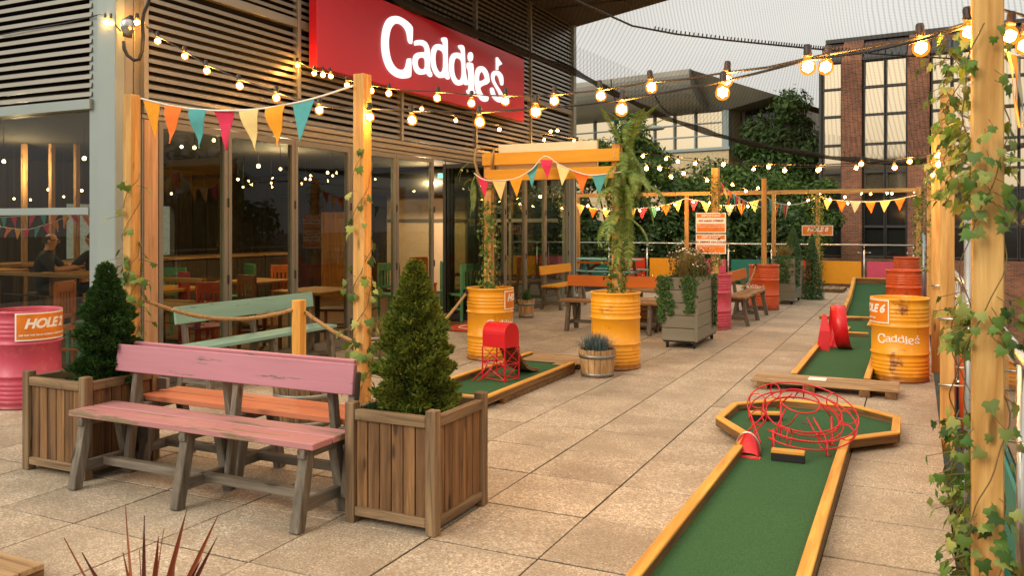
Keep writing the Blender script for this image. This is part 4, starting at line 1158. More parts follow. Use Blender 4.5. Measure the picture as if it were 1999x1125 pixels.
# dark trunk with latches behind the burnt-orange bench, low table on it
ck = thing('wooden_chest', 'dark wooden chest with metal latches behind the grey wheeled planter', 'chest', (-3.6, 13.2, 0))
for k in range(3): plank('chest_board', (-3.62, 12.90, .09+k*.135), (1.0, .03, .125), M['crate'], ck)
MB().box((-4.12, 12.92, .03), (-3.12, 13.4, .43)).build('chest_body', M['crate'][0], ck)
plank('chest_lid', (-3.62, 13.15, .455), (1.06, .58, .035), M['deck'], ck)
for x in (-3.95, -3.35): MB().box((x-.025, 12.872, .33), (x+.025, 12.884, .45)).build('latch', M['steel'], ck, bevel=.003)
lt = thing('low_table', 'low table with a pale top behind the burnt orange bench', 'table', (-3.9, 14.2, 0))
plank('table_top', (-3.85, 14.2, .56), (1.3, .7, .10), M['deck'], lt)
for x in (-4.4, -3.3):
    for y in (13.95, 14.45): plank('leg', (x, y, .25), (.07, .07, .5), M['bench'], lt)
# picnic table by the far rail
pt_ = thing('picnic_table', 'aqua picnic table by the far railing with an orange edge', 'picnic table', (-7.4, 21.5, 0))
for k in range(5): plank('table_plank', (-7.45, 21.2+k*.15, .74), (1.75, .14, .035), M['aqua'], pt_)
plank('apron', (-7.45, 21.13, .66), (1.6, .03, .06), M['orange'], pt_)
for y in (20.85, 22.15):
    for dy in (0, .13): plank('seat_plank', (-7.45, y+dy, .44), (1.75, .125, .035), M['aqua'], pt_)
for x in (-8.1, -6.8):
    for s in (-1, 1): MB().beam((x, 21.5+s*.65, 0), (x, 21.5+s*.15, .72), .08, .05).build('leg', M['bench'][2], pt_)
    MB().beam((x+.05, 20.8, .40), (x+.05, 22.3, .40), .05, .08).build('seat_bearer', M['bench'][1], pt_)
for s in (-1, 1): MB().beam((-7.45+s*.6, 21.5, .42), (-7.45+s*.1, 21.5, .70), .06, .08).build('brace', M['crate'][0], pt_)
# doormat
dm = MB().add([(-6.8, 11.45, .006), (-6.0, 11.45, .006), (-6.0, 12.5, .006), (-6.8, 12.5, .006), (-6.8, 11.45, .016), (-6.0, 11.45, .016), (-6.0, 12.5, .016), (-6.8, 12.5, .016)],
   [(0,3,2,1), (4,5,6,7), (0,1,5,4), (1,2,6,5), (2,3,7,6), (3,0,4,7)]).build('doormat', M['mat'], None)
tag(dm, 'orange-red doormat with a pale ring lying at the open doorway', 'doormat')
MB().ring((-6.4, 11.95, .0165), .24, .012, 28, 4).build('mat_ring', M['cream'], dm)
bk = plank('timber_block', (-5.05, 5.15, .045), (.30, .16, .09), M['kerb'], None, (0, 0, .3)); tag(bk, 'yellow timber block on the slabs behind the coral bench', 'block')
# ------------------------------------------------------------------ far railing: glass, posts, coloured lower panels
fr = thing('far_railing', 'steel and glass railing with coloured panels across the far end', 'railing', (-4.5, 24, 0))
MB().tube([(-11.6, 24, 1.13), (.33, 24, 1.13)], .024, 10).build('handrail', M['steel'], fr, True)
xs = [-.07-1.17*k for k in range(11)]
cols = ['p_pink', 'p_yellow', 'p_red', 'p_teal']
bal_me = MB().tube([(0, 0, -.1), (0, 0, 1.0)], .022, 10).tube([(0, 0, 1.0), (0, 0, 1.11)], .010, 8).mesh('baluster', M['steel'], True)
fix_me = MB()
for z in (.93, .18):
    fix_me.tube([(-.13, 0, z), (.13, 0, z)], .006, 6)
    for s in (-1, 1): fix_me.lathe([(.001, -.02), (.022, -.018), (.026, 0), (.022, .018), (.001, .02)], (s*.14, 0, z), 10)
fix_me = fix_me.mesh('glass_fixing', M['steel'], True)
for k, x in enumerate(xs):
    link('baluster', bal_me, fr, (x, 23.94, 0)); link('glass_fixing', fix_me, fr, (x, 23.965, 0))
    if k < 10:
        MB().box((x-1.11, 23.985, .08), (x-.06, 23.995, 1.02)).build('glass_panel', M['rail_glass'], fr)
        MB().box((x-1.10, 23.962, .10), (x-.07, 23.980, .70)).build('colour_panel', M[cols[k % 4]], fr)
# right-hand railing
rr = thing('side_railing', 'steel and glass railing along the right edge of the terrace', 'railing', (.38, 12, 0))
MB().tube([(.39, 1.0, 1.11), (.39, 23.9, 1.11)], .026, 10).build('handrail', M['steel'], rr, True)
MB().box((.36, .5, -.35), (.46, 24, -.30)).build('kerb_channel', M['dark'], rr)
ys_ = [2.0+1.85*k for k in range(12)]
b2 = MB().tube([(0, 0, -.32), (0, 0, 1.10)], .018, 10).mesh('baluster', M['steel'], True)
f2 = MB()
for z in (.80, .12):
    f2.tube([(0, -.08, z), (0, .08, z)], .007, 6); f2.tube([(0, 0, z), (-.16, 0, z)], .007, 6)
    for s in (-1, 1): f2.lathe([(.001, -.02), (.022, -.018), (.026, 0), (.022, .018), (.001, .02)], (0.0, s*.09, z), 10)
f2 = f2.mesh('glass_fixing', M['steel'], True)
rc = ['p_pink', 'p_teal', 'p_yellow', 'p_orange']
for k, y in enumerate(ys_):
    link('baluster', b2, rr, (.37, y, 0)); link('glass_fixing', f2, rr, (.37, y, 0))
    if k < 11:
        MB().box((.395, y+.06, -.2), (.403, y+1.79, 1.02)).build('glass_panel', M['rail_glass'], rr)
        MB().box((.375, y+.07, -.2), (.39, y+1.78, .52 if k else .50)).build('colour_panel', M[rc[k % 4]], rr)
gpole = MB().tube([(.26, 5.30, -.3), (.26, 5.30, 1.68)], .024, 12).build('steel_pole', M['galv'], None, True); tag(gpole, 'galvanised steel pole just behind the nearest timber post', 'pole', 'galvanised poles')
gpole = MB().tube([(.12, 17.5, 0), (.12, 17.5, 1.5)], .03, 12).build('steel_pole', M['galv'], None, True); tag(gpole, 'galvanised pole beside the far orange-red drums', 'pole', 'galvanised poles')
gpole = MB().tube([(.285, 8.4, -.3), (.285, 8.4, 2.3)], .012, 8).build('steel_pole', M['galv'], None, True); tag(gpole, 'thin steel rod between the second and third railing posts', 'pole', 'galvanised poles')
# wire loops that tie the timber posts to the rail
for x, y, z, l in ((.22, 7.35, .42, 'steel clamp low on the second railing post'), (.22, 7.35, .93, 'steel clamp high on the second railing post'), (.2, 10.55, .98, 'steel clamp on the third railing post')):
    mb = MB().tube([(x-.07, y-.055, z), (x+.14, y-.055, z), (x+.16, y+.02, z)], .011, 6); o = mb.build('post_clamp', M['steel'], None, True); tag(o, l, 'clamp', 'post clamps')

# ------------------------------------------------------------------ hanging notices
def notice(label, c, wd, ht, rz, kind):
    t = thing('notice_sign', label, 'sign', c, 'orange course signs', rz)
    def L(me, name, y, x=0, z=0):
        me.transform(Matrix(((1,0,0,x),(0,0,-1,y),(0,1,0,z),(0,0,0,1)))); o = bpy.data.objects.new(name, me); COL.objects.link(o); o.parent = t; return o
    def bx(name, a, b_, m): o = bpy.data.objects.new(name, MB().box(a, b_).mesh(name, m)); COL.objects.link(o); o.parent = t; return o
    bx('board', (-wd/2, 0, -ht/2), (wd/2, .012, ht/2), M['white'])
    e = .016
    bx('face', (-wd/2+e, -.0015, -ht/2+e), (wd/2-e, 0, ht/2-e), M['signorange'])
    if kind == 'hole8':
        L(text_mesh('HOLE 8', ht*.60, M['white'], .28, .004, .002, .95), 'lettering', -.004, 0, .02); L(text_mesh('HOLE IN ONE', ht*.13, M['white'], 0, 0, .002), 'small_lettering', -.004, 0, -ht*.33)
    else:
        bx('white_band', (-wd/2+.012, -.003, -ht*.05), (wd/2-.012, -.0016, ht*.24), M['white'])
        L(text_mesh('IMPORTANT', ht*.17, M['white'], .3, .001, .002), 'heading', -.004, .0, ht*.345)
        L(text_mesh(kind[0], wd*.098, M['signbrown'], .3, .0012, .002, 1.0), 'lettering', -.0055, 0, ht*.095)
        for i, s in enumerate(kind[1]): L(text_mesh(s, ht*.075, M['white'], 0, 0, .002), 'small_lettering', -.004, 0, -ht*(.13+.09*i))
    return t
notice('upper orange notice reading NO HARD STRIKES on the ivy post', atd(1388, 435, 13.4), .47, .32, .06, ('NO HARD STRIKES', ('PLEASE BE CAREFUL OF OTHERS ON COURSE', 'NO SWINGING CLUBS ABOVE KNEE HEIGHT')))
notice('lower orange notice reading NO DRINKS ON COURSE, partly behind white flowers', atd(1388, 476.5, 13.4), .47, .31, .05, ('NO DRINKS ON COURSE', ('PLEASE KEEP DRINKS OFF THE COURSE', 'THANK YOU')))
p8 = aty(1596, 450, 23.66); notice('small orange HOLE 8 sign on the far ivy-clad post', tuple(p8), .78, .27, .0, 'hole8')

# ------------------------------------------------------------------ bunting
FL = ['f_amber', 'f_orange', 'f_teal', 'f_pink', 'f_cream', 'f_amber', 'f_teal']
def bunting(label, pts, cols, fw, fh, gap, th=.008, start=.04, group='flag bunting', cat='bunting', tilt=.0):
    """pts: world points of the tape; flags hang from it"""
    t = thing('bunting', label, cat, pts[0], group)
    P = [Vector(p) for p in pts]
    # smooth
    Q = []
    for i in range(len(P)-1):
        p0, p1, p2, p3 = P[max(0, i-1)], P[i], P[i+1], P[min(len(P)-1, i+2)]
        for k in range(8):
            s = k/8
            Q.append(.5*((2*p1)+(-p0+p2)*s+(2*p0-5*p1+4*p2-p3)*s*s+(-p0+3*p1-3*p2+p3)*s**3))
    Q.append(P[-1])
    MB().tube(Q, th, 5).build('tape', M['tape'], t, True)
    L = [0]
    for a, b_ in zip(Q, Q[1:]): L.append(L[-1]+(b_-a).length)
    def at(d):
        for i in range(len(L)-1):
            if L[i+1] >= d: return Q[i].lerp(Q[i+1], (d-L[i])/max(1e-6, L[i+1]-L[i]))
        return Q[-1]
    d = start; i = 0
    while d+fw < L[-1]-.01 and i < len(cols):
        a, b_ = at(d), at(d+fw); c = (a+b_)/2
        along = (b_-a).normalized(); nr = Vector((-along.y, along.x, 0)).normalized()
        tip = c+Vector((0, 0, -fh))+nr*random.uniform(-.05, .05)+along*random.uniform(-.03, .03)
        mb = MB(); rows = 5; bl = random.uniform(-.016, .016); vs = []
        for r in range(rows+1):
            f = r/rows
            for s in (0, .5, 1):
                p = a.lerp(b_, s).lerp(tip, f)+nr*(bl*math.sin(pi*f)+(bl*1.2*math.sin(2*pi*f+s)))
                vs.append(p)
        n0 = len(vs); vs += [p+nr*.0025 for p in vs]; fs = []
        for r in range(rows):
            for s in range(2):
                q = (r*3+s, r*3+s+1, (r+1)*3+s+1, (r+1)*3+s); fs += [q, tuple(n0+x for x in q)[::-1]]
        mb.add(vs, fs); mb.build('flag', M[cols[i]], t, True, at=a)
        d += fw+gap; i += 1
    return t
def pix(pl, d0, d1):
    """pixel polyline between two depths: straight in plan, so 1/depth runs evenly across the picture"""
    u0, u1 = pl[0][0], pl[-1][0]; r = []
    for u, v in pl:
        f = (u-u0)/(u1-u0) if u1 != u0 else 0
        r.append(atd(u, v, 1/((1-f)/d0+f/d1)))
    return r
bunting('front bunting of seven large flags between the two tall posts', pix([(276,192),(340,207),(410,215),(490,214),(560,204),(620,190),(690,167)], 6.45, 5.55), ['f_amber','f_orange','f_teal','f_pink','f_cream','f_amber','f_teal'], .195, .285, .052, .007, .02)
bunting('bunting looped in a peak over the amber gate crossbar', pix([(926,338),(950,352),(1000,350),(1037,332),(1064,305),(1092,321),(1130,337),(1160,342),(1218,335)], 10.25, 9.6), ['f_pink','f_cream','f_amber','f_teal','f_pink','f_cream','f_orange','f_teal'], .185, .235, .045, .007, .03)
bunting('far bunting hanging from the bar corner to behind the fern', pix([(1124,397),(1150,405),(1180,410),(1205,411),(1225,408)], 24.5, 24.2), ['f_cream','f_orange','f_cream','f_pink','f_amber'], .26, .30, .12, .010, .02)
bunting('far bunting between the fern and the slim pergola post behind the flowers', pix([(1222,408),(1260,406),(1300,400),(1341,387)], 24.2, 23.8), ['f_cream','f_pink','f_teal','f_orange','f_cream','f_pink','f_slate'], .27, .32, .06, .010, .02)
bunting('far bunting behind the two-notice ivy post', pix([(1342,388),(1370,393),(1400,400),(1440,400),(1492,388)], 23.7, 23.2), ['f_pink','f_cream','f_cream','f_slate','f_orange','f_cream','f_teal','f_pink'], .27, .32, .06, .010, .05)
bunting('bunting slanting from the ivy post top down to the bare drum post', pix([(1397,345),(1410,360),(1428,376),(1450,390),(1475,402),(1492,406)], 13.5, 16.9), ['f_teal','f_pink','f_cream','f_orange','f_teal','f_pink','f_cream','f_orange','f_teal'], .22, .26, .05, .009, .03)
bunting('far bunting from the bare drum post to the HOLE 8 post', pix([(1498,385),(1515,396),(1545,400),(1575,394),(1597,384)], 17.0, 23.5), ['f_teal','f_cream','f_orange','f_slate','f_pink','f_cream'], .26, .30, .16, .009, .2)
bunting('far bunting from the HOLE 8 post to the right-hand corner post', pix([(1600,384),(1635,391),(1690,394),(1745,390),(1797,379)], 23.5, 22.2), ['f_cream','f_orange','f_slate','f_orange','f_cream','f_orange','f_slate','f_orange','f_cream'], .28, .32, .09, .010, .08)
bunting('blurred bunting tied to the nearest right-hand post', [atd(1962, 96, 3.3), atd(1985, 108, 3.5), atd(2040, 100, 3.9)], ['f_cream','f_amber','f_slate'], .09, .30, .03, .005, .01)
bunting('bunting running along the right-hand railing posts', [atd(1820, 300, 9.0), atd(1815, 318, 10.5), atd(1808, 325, 12.5), atd(1803, 320, 15)], ['f_cream','f_pink','f_amber','f_slate','f_cream','f_orange','f_teal','f_amber'], .22, .24, .35, .007, .1)

# ------------------------------------------------------------------ festoon lights
core_bm = bmesh.new(); bmesh.ops.create_icosphere(core_bm, subdivisions=1, radius=.0245); core_me = bpy.data.meshes.new('filament'); core_bm.to_mesh(core_me); core_bm.free(); core_me.materials.append(M['filament'])
shell_me = MB().lathe([(.012, -.002), (.014, -.016), (.026, -.032), (.0325, -.052), (.030, -.070), (.018, -.084), (.001, -.089)], (0, 0, 0), 14).mesh('bulb', M['bulb'], True)
sock_me = MB().lathe([(.001, .042), (.012, .040), (.016, .030), (.016, .006), (.019, .0), (.017, -.010), (.001, -.010)], (0, 0, 0), 10).mesh('socket', M['cap'], True)
deadm = glass('unlit_bulb_glass', (.95, .95, .95, 1))
def bulb(t, p, tiltx=0.0, tilty=0.0, s=1.0, lit=True):
    b = link('bulb', shell_me, t, p, (tiltx, tilty, 0)); b.scale = (s, s, s)
    k = bpy.data.objects.new('socket', sock_me); COL.objects.link(k); k.parent = b
    if lit:
        f = bpy.data.objects.new('filament', core_me); COL.objects.link(f); f.parent = b; f.location = (0, 0, -.052)
    return b
def festoon(label, cable, d0, d1, bulbs, s=1.0, r=.006, drop=.0, pts3=None, depth_fn=None):
    """cable pixel polyline and bulb pixel centres"""
    pts = pts3 or pix(cable, d0, d1)
    t = thing('festoon_lights', label, 'string lights', pts[0], 'festoon strings')
    MB().tube(pts, r, 6).build('cable', M['cable'], t, True)
    u0, u1 = cable[0][0], cable[-1][0]
    def cab(u):
        for a, b_ in zip(cable, cable[1:]):
            if min(a[0], b_[0]) <= u <= max(a[0], b_[0]): return a[1]+(b_[1]-a[1])*(u-a[0])/((b_[0]-a[0]) or 1)
        return None
    for (u, v) in bulbs:
        f = max(0, min(1, (u-u0)/(u1-u0))); d = 1/((1-f)/d0+f/d1)
        vc = cab(u); 
        if vc is None: vc = v-30/d*3
        top = atd(u, vc, d); ctr = atd(u, v, d)
        ln = top.z-ctr.z
        o = Vector((ctr.x, ctr.y, ctr.z+.052*s))
        bulb(t, o, random.uniform(-.12, .12), random.uniform(-.12, .12), s)
        if ln > .10*s+.03: MB().tube([top, o+Vector((0, 0, .03*s))], .004, 5).build('drop_wire', M['cable'], t)
    return t
festoon('long front festoon from the nearest right post across to the left corner of the bar', [(1900,46),(1797,78),(1700,100),(1612,112),(1577,117),(1480,142),(1405,160),(1300,180),(1215,195),(1130,205),(1047,212),(940,219),(804,216),(722,211),(640,209),(620,205),(540,180),(467,153),(403,126),(361,99),(308,70),(268,36)], 3.05, 8.05,
   [(1577,130),(1412,180),(1216,213),(1047,218),(936,238),(804,234),(722,228),(624,215),(540,191),(467,167),(403,138),(361,109),(308,80),(268,44)])
festoon('upper front festoon from the nearest right post over to the red sign', [(1905,40),(1797,72),(1700,92),(1612,106),(1500,131),(1420,141),(1340,154),(1270,160),(1172,176),(1083,185),(987,187),(921,185),(855,179),(800,176),(760,172),(725,166),(678,155),(645,144),(615,136),(580,118)], 3.05, 10.2,
   [(1890,62),(1797,92),(1615,130),(1420,156),(1270,170),(1172,187),(1083,196),(987,197),(921,201),(855,191),(760,182),(725,177),(678,166),(645,148),(631,146),(614,143),(581,127)])
festoon('short festoon wrapped round the nearest right post', [(1890,36),(1925,22),(1955,18),(1999,30),(2060,40)], 3.0, 3.3, [(1910,56),(1974,70),(2003,88)])
festoon('festoon running along the louvres under the red sign', [(822,208),(890,226),(976,244),(1062,262),(1125,270)], 11.2, 17.3, [(824,213),(890,235),(976,253),(1062,273),(1076,257),(1088,255),(1121,275)])
festoon('middle festoon from the bar corner across to the right-hand posts', [(1120,268),(1200,292),(1255,299),(1330,307),(1412,316),(1500,320),(1600,322),(1680,318),(1770,308),(1835,298)], 17.3, 9.0, [(1255,305),(1301,310),(1324,315),(1358,319),(1412,321),(1502,326),(1533,333),(1598,332),(1682,320),(1746,327),(1776,315),(1831,304)])
festoon('lower festoon drooping from the fern to the far pergola', [(1230,312),(1290,325),(1340,336),(1400,352),(1460,370),(1530,376)], 10.4, 23.4, [(1263,329),(1289,329),(1310,345),(1336,339),(1381,352),(1430,361),(1456,373),(1480,367)])
festoon('faint festoon from the far trees to the right-hand posts', [(1235,296),(1330,312),(1440,322),(1560,326),(1680,324),(1800,310)], 18, 11, [(1472,330),(1600,330),(1672,328)])
festoon('festoon laid along the far pergola beam', [(1500,372),(1560,373),(1640,372),(1720,371),(1797,369)], 23.4, 21.9, [(1508,377),(1530,375),(1577,375),(1600,378),(1650,385),(1682,377),(1700,379),(1733,377),(1741,378),(1785,374)], 1.15)
festoon('festoon threaded along the far bunting', [(1126,392),(1180,400),(1250,400),(1320,392),(1341,384),(1400,395),(1460,398),(1500,394),(1580,386),(1660,392),(1740,386),(1797,378)], 24.3, 22.0, [(1148,402),(1181,408),(1249,411),(1285,408),(1318,399),(1354,394),(1386,396),(1426,403),(1461,403),(1540,397),(1578,391),(1621,390),(1656,397)], 1.15)
festoon('festoon strung down the right-hand railing posts', [(1838,292),(1832,318),(1822,335),(1812,342)], 6.9, 10.2, [(1834,303),(1833,321),(1820,341)])
festoon('festoon with dark bulbs round the left corner of the bar', [(0,68),(60,56),(130,44),(195,28),(210,30),(236,60)], 8.75, 8.0, [(207,44),(218,45)])
for i, (u, v) in enumerate(((60, 60), (132, 49))):
    pass

# ------------------------------------------------------------------ security lamp on the bar corner
sc = thing('security_lamp', 'dark bracket lamp with a tinted dome on the bar corner', 'wall lamp', (-6.8, 5.72, 3.45))
p = atd(256, 45, 7.95)
MB().box((p.x-.09, p.y-.02, p.z-.12), (p.x-.05, p.y+.06, p.z+.05)).build('bracket', M['dark'], sc, bevel=.004)
MB().beam((p.x-.06, p.y, p.z+.03), (p.x+.05, p.y-.03, p.z+.04), .04, .05).build('arm', M['dark'], sc, bevel=.004)
MB().lathe([(.001, .06), (.05, .055), (.062, .03), (.06, -.03), (.04, -.065), (.001, -.085)], (p.x+.03, p.y-.06, p.z-.04), 16).build('dome', M['steel'], sc, True)
cb_ = MB().tube([atd(u, v, 7.9) for u, v in ((242,80),(243,95),(250,108),(262,117),(272,115),(278,100),(280,70),(278,45),(281,25),(290,5),(296,-20))], .017, 8).build('conduit_cable', M['black'], None, True)
tag(cb_, 'thick black cable looping down the bar corner beside the lamp', 'cable')

# ------------------------------------------------------------------ net over the terrace
def netsheet():
    # rows run from the far lower fold to above the camera; columns from the bar (left) to the right posts
    far = [(700,-34,12),(780,0,12),(900,50,13.2),(1000,92,14.5),(1118,136,16.5),(1200,180,17.6),(1300,228,18.8),(1400,262,19.8),(1500,286,20.5),(1620,306,21),(1760,318,20),(1900,300,18),(2060,270,16)]
    back = [(700,-60,13),(780,-28,13),(900,20,14.2),(1000,60,15.6),(1118,86,17.8),(1200,120,19),(1300,165,20.4),(1400,205,21.6),(1500,235,22.4),(1620,262,23),(1760,280,22),(1900,265,20),(2060,240,18)]
    seam = [(700,-330,6.5),(800,-240,7),(930,-120,8),(1080,-20,9),(1235,50,10),(1320,66,10.4),(1420,78,10.8),(1500,86,11),(1560,92,11.2),(1615,97,11.4),(1700,104,11.6),(1860,114,12),(2060,112,11)]
    near = [(x-60, y-500, d*.5) for x, y, d in seam]
    rows = [back, far, seam, near]
    R3 = [[atd(*q) for q in r] for r in rows]
    pts = []; n = len(far)
    for i in range(n):
        col = [R3[r][i] for r in range(4)]
        c = []
        for k in range(5): c.append(col[0].lerp(col[1], k/4)-Vector((0, 0, .0)))
        for k in range(1, 9):
            f = k/8; sag = .35*math.sin(pi*f); q = col[1].lerp(col[2], f); q.z -= sag; c.append(q)
        for k in range(1, 7):
            f = k/6; q = col[2].lerp(col[3], f); q.z -= .25*math.sin(pi*f); c.append(q)
        pts.append(c)
    m_ = len(pts[0])
    # refine along columns
    fine = []
    for i in range(n-1):
        for k in range(4): fine.append([pts[i][j].lerp(pts[i+1][j], k/4) for j in range(m_)])
    fine.append(pts[-1])
    me = bpy.data.meshes.new('net'); vs = [tuple(p) for c in fine for p in c]
    fs = [(i*m_+j, i*m_+j+1, (i+1)*m_+j+1, (i+1)*m_+j) for i in range(len(fine)-1) for j in range(m_-1)]
    me.from_pydata(vs, [], fs); uvl = me.uv_layers.new(name='UVMap')
    cu = [0]; 
    for a, b_ in zip(fine, fine[1:]): cu.append(cu[-1]+(b_[6]-a[6]).length)
    vv = [0]; cm = fine[len(fine)//2]
    for a, b_ in zip(cm, cm[1:]): vv.append(vv[-1]+(b_-a).length)
    for poly in me.polygons:
        for li in poly.loop_indices:
            vi = me.loops[li].vertex_index; uvl.data[li].uv = (cu[vi//m_], vv[vi % m_])
    me.polygons.foreach_set("use_smooth", [True]*len(me.polygons)); me.materials.append(M['net'])
    t = thing('terrace_net', 'fine dark safety net sagging over the terrace from roof to posts', 'net', tuple(R3[1][0]))
    me.transform(Matrix.Translation(-WL[t.name])); link('net_sheet', me, t, WL[t.name])
    foldp = [c[4]-Vector((0, 0, .02)) for c in fine]
    MB().tube(foldp, [.062+.02*math.sin(i*1.7) for i in range(len(foldp))], 8).build('gathered_fold', M['netfold'], t, True)
    seamp = [c[12] for c in fine]
    MB().tube(seamp, .012, 6).build('seam_cord', M['cable'], t, True)
    kn = MB()
    for i in range(18, len(seamp)-1):
        for k in range(3):
            q = seamp[i].lerp(seamp[i+1], k/3); kn.tube([q+Vector((0, 0, -.012)), q+Vector((.01, 0, .045))], .008, 4)
    kn = kn.build('seam_ties', M['cable'], t); kn["kind"] = "stuff"
def mk_fold():
    m, nt, b = newmat('gathered_net'); nt.nodes.remove(b)
    d = nd(nt, "ShaderNodeBsdfDiffuse"); d.inputs[0].default_value = (.04, .034, .026, 1); t = nd(nt, "ShaderNodeBsdfTransparent")
    mx = nd(nt, "ShaderNodeMixShader"); mx.inputs[0].default_value = .75
    nt.links.new(t.outputs[0], mx.inputs[1]); nt.links.new(d.outputs[0], mx.inputs[2]); nt.links.new(mx.outputs[0], nt.nodes["Material Output"].inputs[0]); return m
M['netfold'] = mk_fold()
netsheet()
# ------------------------------------------------------------------ beyond the terrace
def on_wall(u, v, P, Q):
    """where a sight line meets the upright plane through P and Q"""
    d = (Q-P); n_ = Vector((-d.y, d.x, 0)); r = ray(u, v); o = Vector((0, 0, EYE))
    return o+r*((P-o).dot(n_)/r.dot(n_))
class Wall:
    """a far facade in its own frame: s along the wall, z up, depth outwards"""
    def __init__(s, uL, dL, uR, dR):
        s.P = atd(uL, HY, dL); s.Q = atd(uR, HY, dR); s.P.z = s.Q.z = 0
        s.dir = (s.Q-s.P).normalized(); s.out = Vector((s.dir.y, -s.dir.x, 0))
    def S(s, u): return (on_wall(u, HY, s.P, s.Q)-s.P).dot(s.dir)
    def Z(s, u, v): return on_wall(u, v, s.P, s.Q).z
    def pt(s, a, z, o=0.0): return s.P+s.dir*a+s.out*o+Vector((0, 0, z))
    def box(s, mb, a0, a1, z0, z1, o0, o1):
        vs = [s.pt(a, z, o) for z in (z0, z1) for a, o in ((a0, o1), (a1, o1), (a1, o0), (a0, o0))]
        return mb.add(vs, [(0,3,2,1), (4,5,6,7), (0,1,5,4), (1,2,6,5), (2,3,7,6), (3,0,4,7)])
# brick office block on the right
W1 = Wall(1600, 40, 1999, 35.6)
bb = thing('office_block', 'brown brick office block with tall bands of sky-reflecting windows, top right', 'building', (W1.P.x, W1.P.y, -4.2))
uref = 1730
zr = [W1.Z(uref, v) for v in (503, 443, 372, 335, 280, 222, 167, 113)]
ztop = W1.Z(uref, 64)
sR = W1.S(2300)
ang1 = math.atan2(W1.dir.y, W1.dir.x)
def wpart(mb, name, mat, par, Wl):
    """object-space axes follow the wall so that brick courses run level"""
    org = Wl.P; a = math.atan2(Wl.dir.y, Wl.dir.x); Ri = Matrix.Rotation(-a, 3, 'Z')
    mb.v = [tuple(Ri @ (Vector(p)-org)) for p in mb.v]
    o = link(name, mb.mesh(name, mat), par, org, (0, 0, a)); return o
wpart(W1.box(MB(), .05, sR, -4.2, ztop-.3, -11, -.35), 'block_core', M['brick'], bb, W1)
pil = [(1645, 1684), (1773, 1816), (1901, 1946), (2032, 2080), (2165, 2215)]
for a, b_ in pil: wpart(W1.box(MB(), W1.S(a), W1.S(b_), -4.2, zr[-1], -.36, .22), 'brick_pier', M['brick'], bb, W1)
wpart(W1.box(MB(), 0, sR, -4.2, zr[0]-.05, -.36, .12), 'plinth_wall', M['brick'], bb, W1)
wins = [(1606, 1644), (1686, 1728), (1729, 1771), (1818, 1858), (1859, 1899), (1948, 1989), (1990, 2031), (2082, 2122), (2123, 2163)]
for a, b_ in wins:
    s0, s1 = W1.S(a)+.01, W1.S(b_)-.01
    for r in range(7):
        f = wpart(W1.box(W1.box(W1.box(W1.box(MB(), s0, s1, zr[r], zr[r]+.07, -.30, .02), s0, s1, zr[r+1]-.04, zr[r+1], -.30, .02), s0, s0+.04, zr[r]+.07, zr[r+1]-.04, -.30, .02), s1-.04, s1, zr[r]+.07, zr[r+1]-.04, -.30, .02),
                  'window', M['mullion'], bb, W1)
        g = W1.box(MB(), s0+.04, s1-.04, zr[r]+.07, zr[r+1]-.04, -.16+random.uniform(-.01, .01), -.12)
        o_ = wpart(g, 'pane', M['skyglass'] if r >= 2 else M['darkglass'], bb, W1)
        o_.parent = f; o_.location = (0, 0, 0); o_.rotation_euler = (random.uniform(-.006, .006), 0, random.uniform(-.006, .006))
    # sloping slate-glass top
    vs = [W1.pt(s0, zr[7]+.12, .05), W1.pt(s1, zr[7]+.12, .05), W1.pt(s1, ztop-.12, -.55), W1.pt(s0, ztop-.12, -.55), W1.pt(s0, zr[7]+.12, -.05), W1.pt(s1, zr[7]+.12, -.05), W1.pt(s1, ztop-.12, -.65), W1.pt(s0, ztop-.12, -.65)]
    wpart(MB().add(vs, [(0,1,2,3), (4,7,6,5), (0,4,5,1), (1,5,6,2), (2,6,7,3), (3,7,4,0)]), 'slope_pane', M['slope'], bb, W1)
for a, b_ in pil:
    s0, s1 = W1.S(a), W1.S(b_); vs = [W1.pt(s0, zr[7], .2), W1.pt(s1, zr[7], .2), W1.pt(s1, ztop-.05, -.45), W1.pt(s0, ztop-.05, -.45), W1.pt(s0, zr[7], -.3), W1.pt(s1, zr[7], -.3), W1.pt(s1, ztop-.05, -.8), W1.pt(s0, ztop-.05, -.8)]
    wpart(MB().add(vs, [(0,1,2,3), (4,7,6,5), (0,4,5,1), (1,5,6,2), (2,6,7,3), (3,7,4,0)]), 'brick_slope', M['brick'], bb, W1)
wpart(W1.box(MB(), .2, sR, ztop-.12, ztop+.06, -11, -.40), 'roof_edge', M['mullion'], bb, W1)
wpart(W1.box(W1.box(MB(), 0, sR, zr[7], zr[7]+.12, -.35, .08), 0, .12, -4.2, zr[7], -.36, .10), 'edge_frame', M['mullion'], bb, W1)

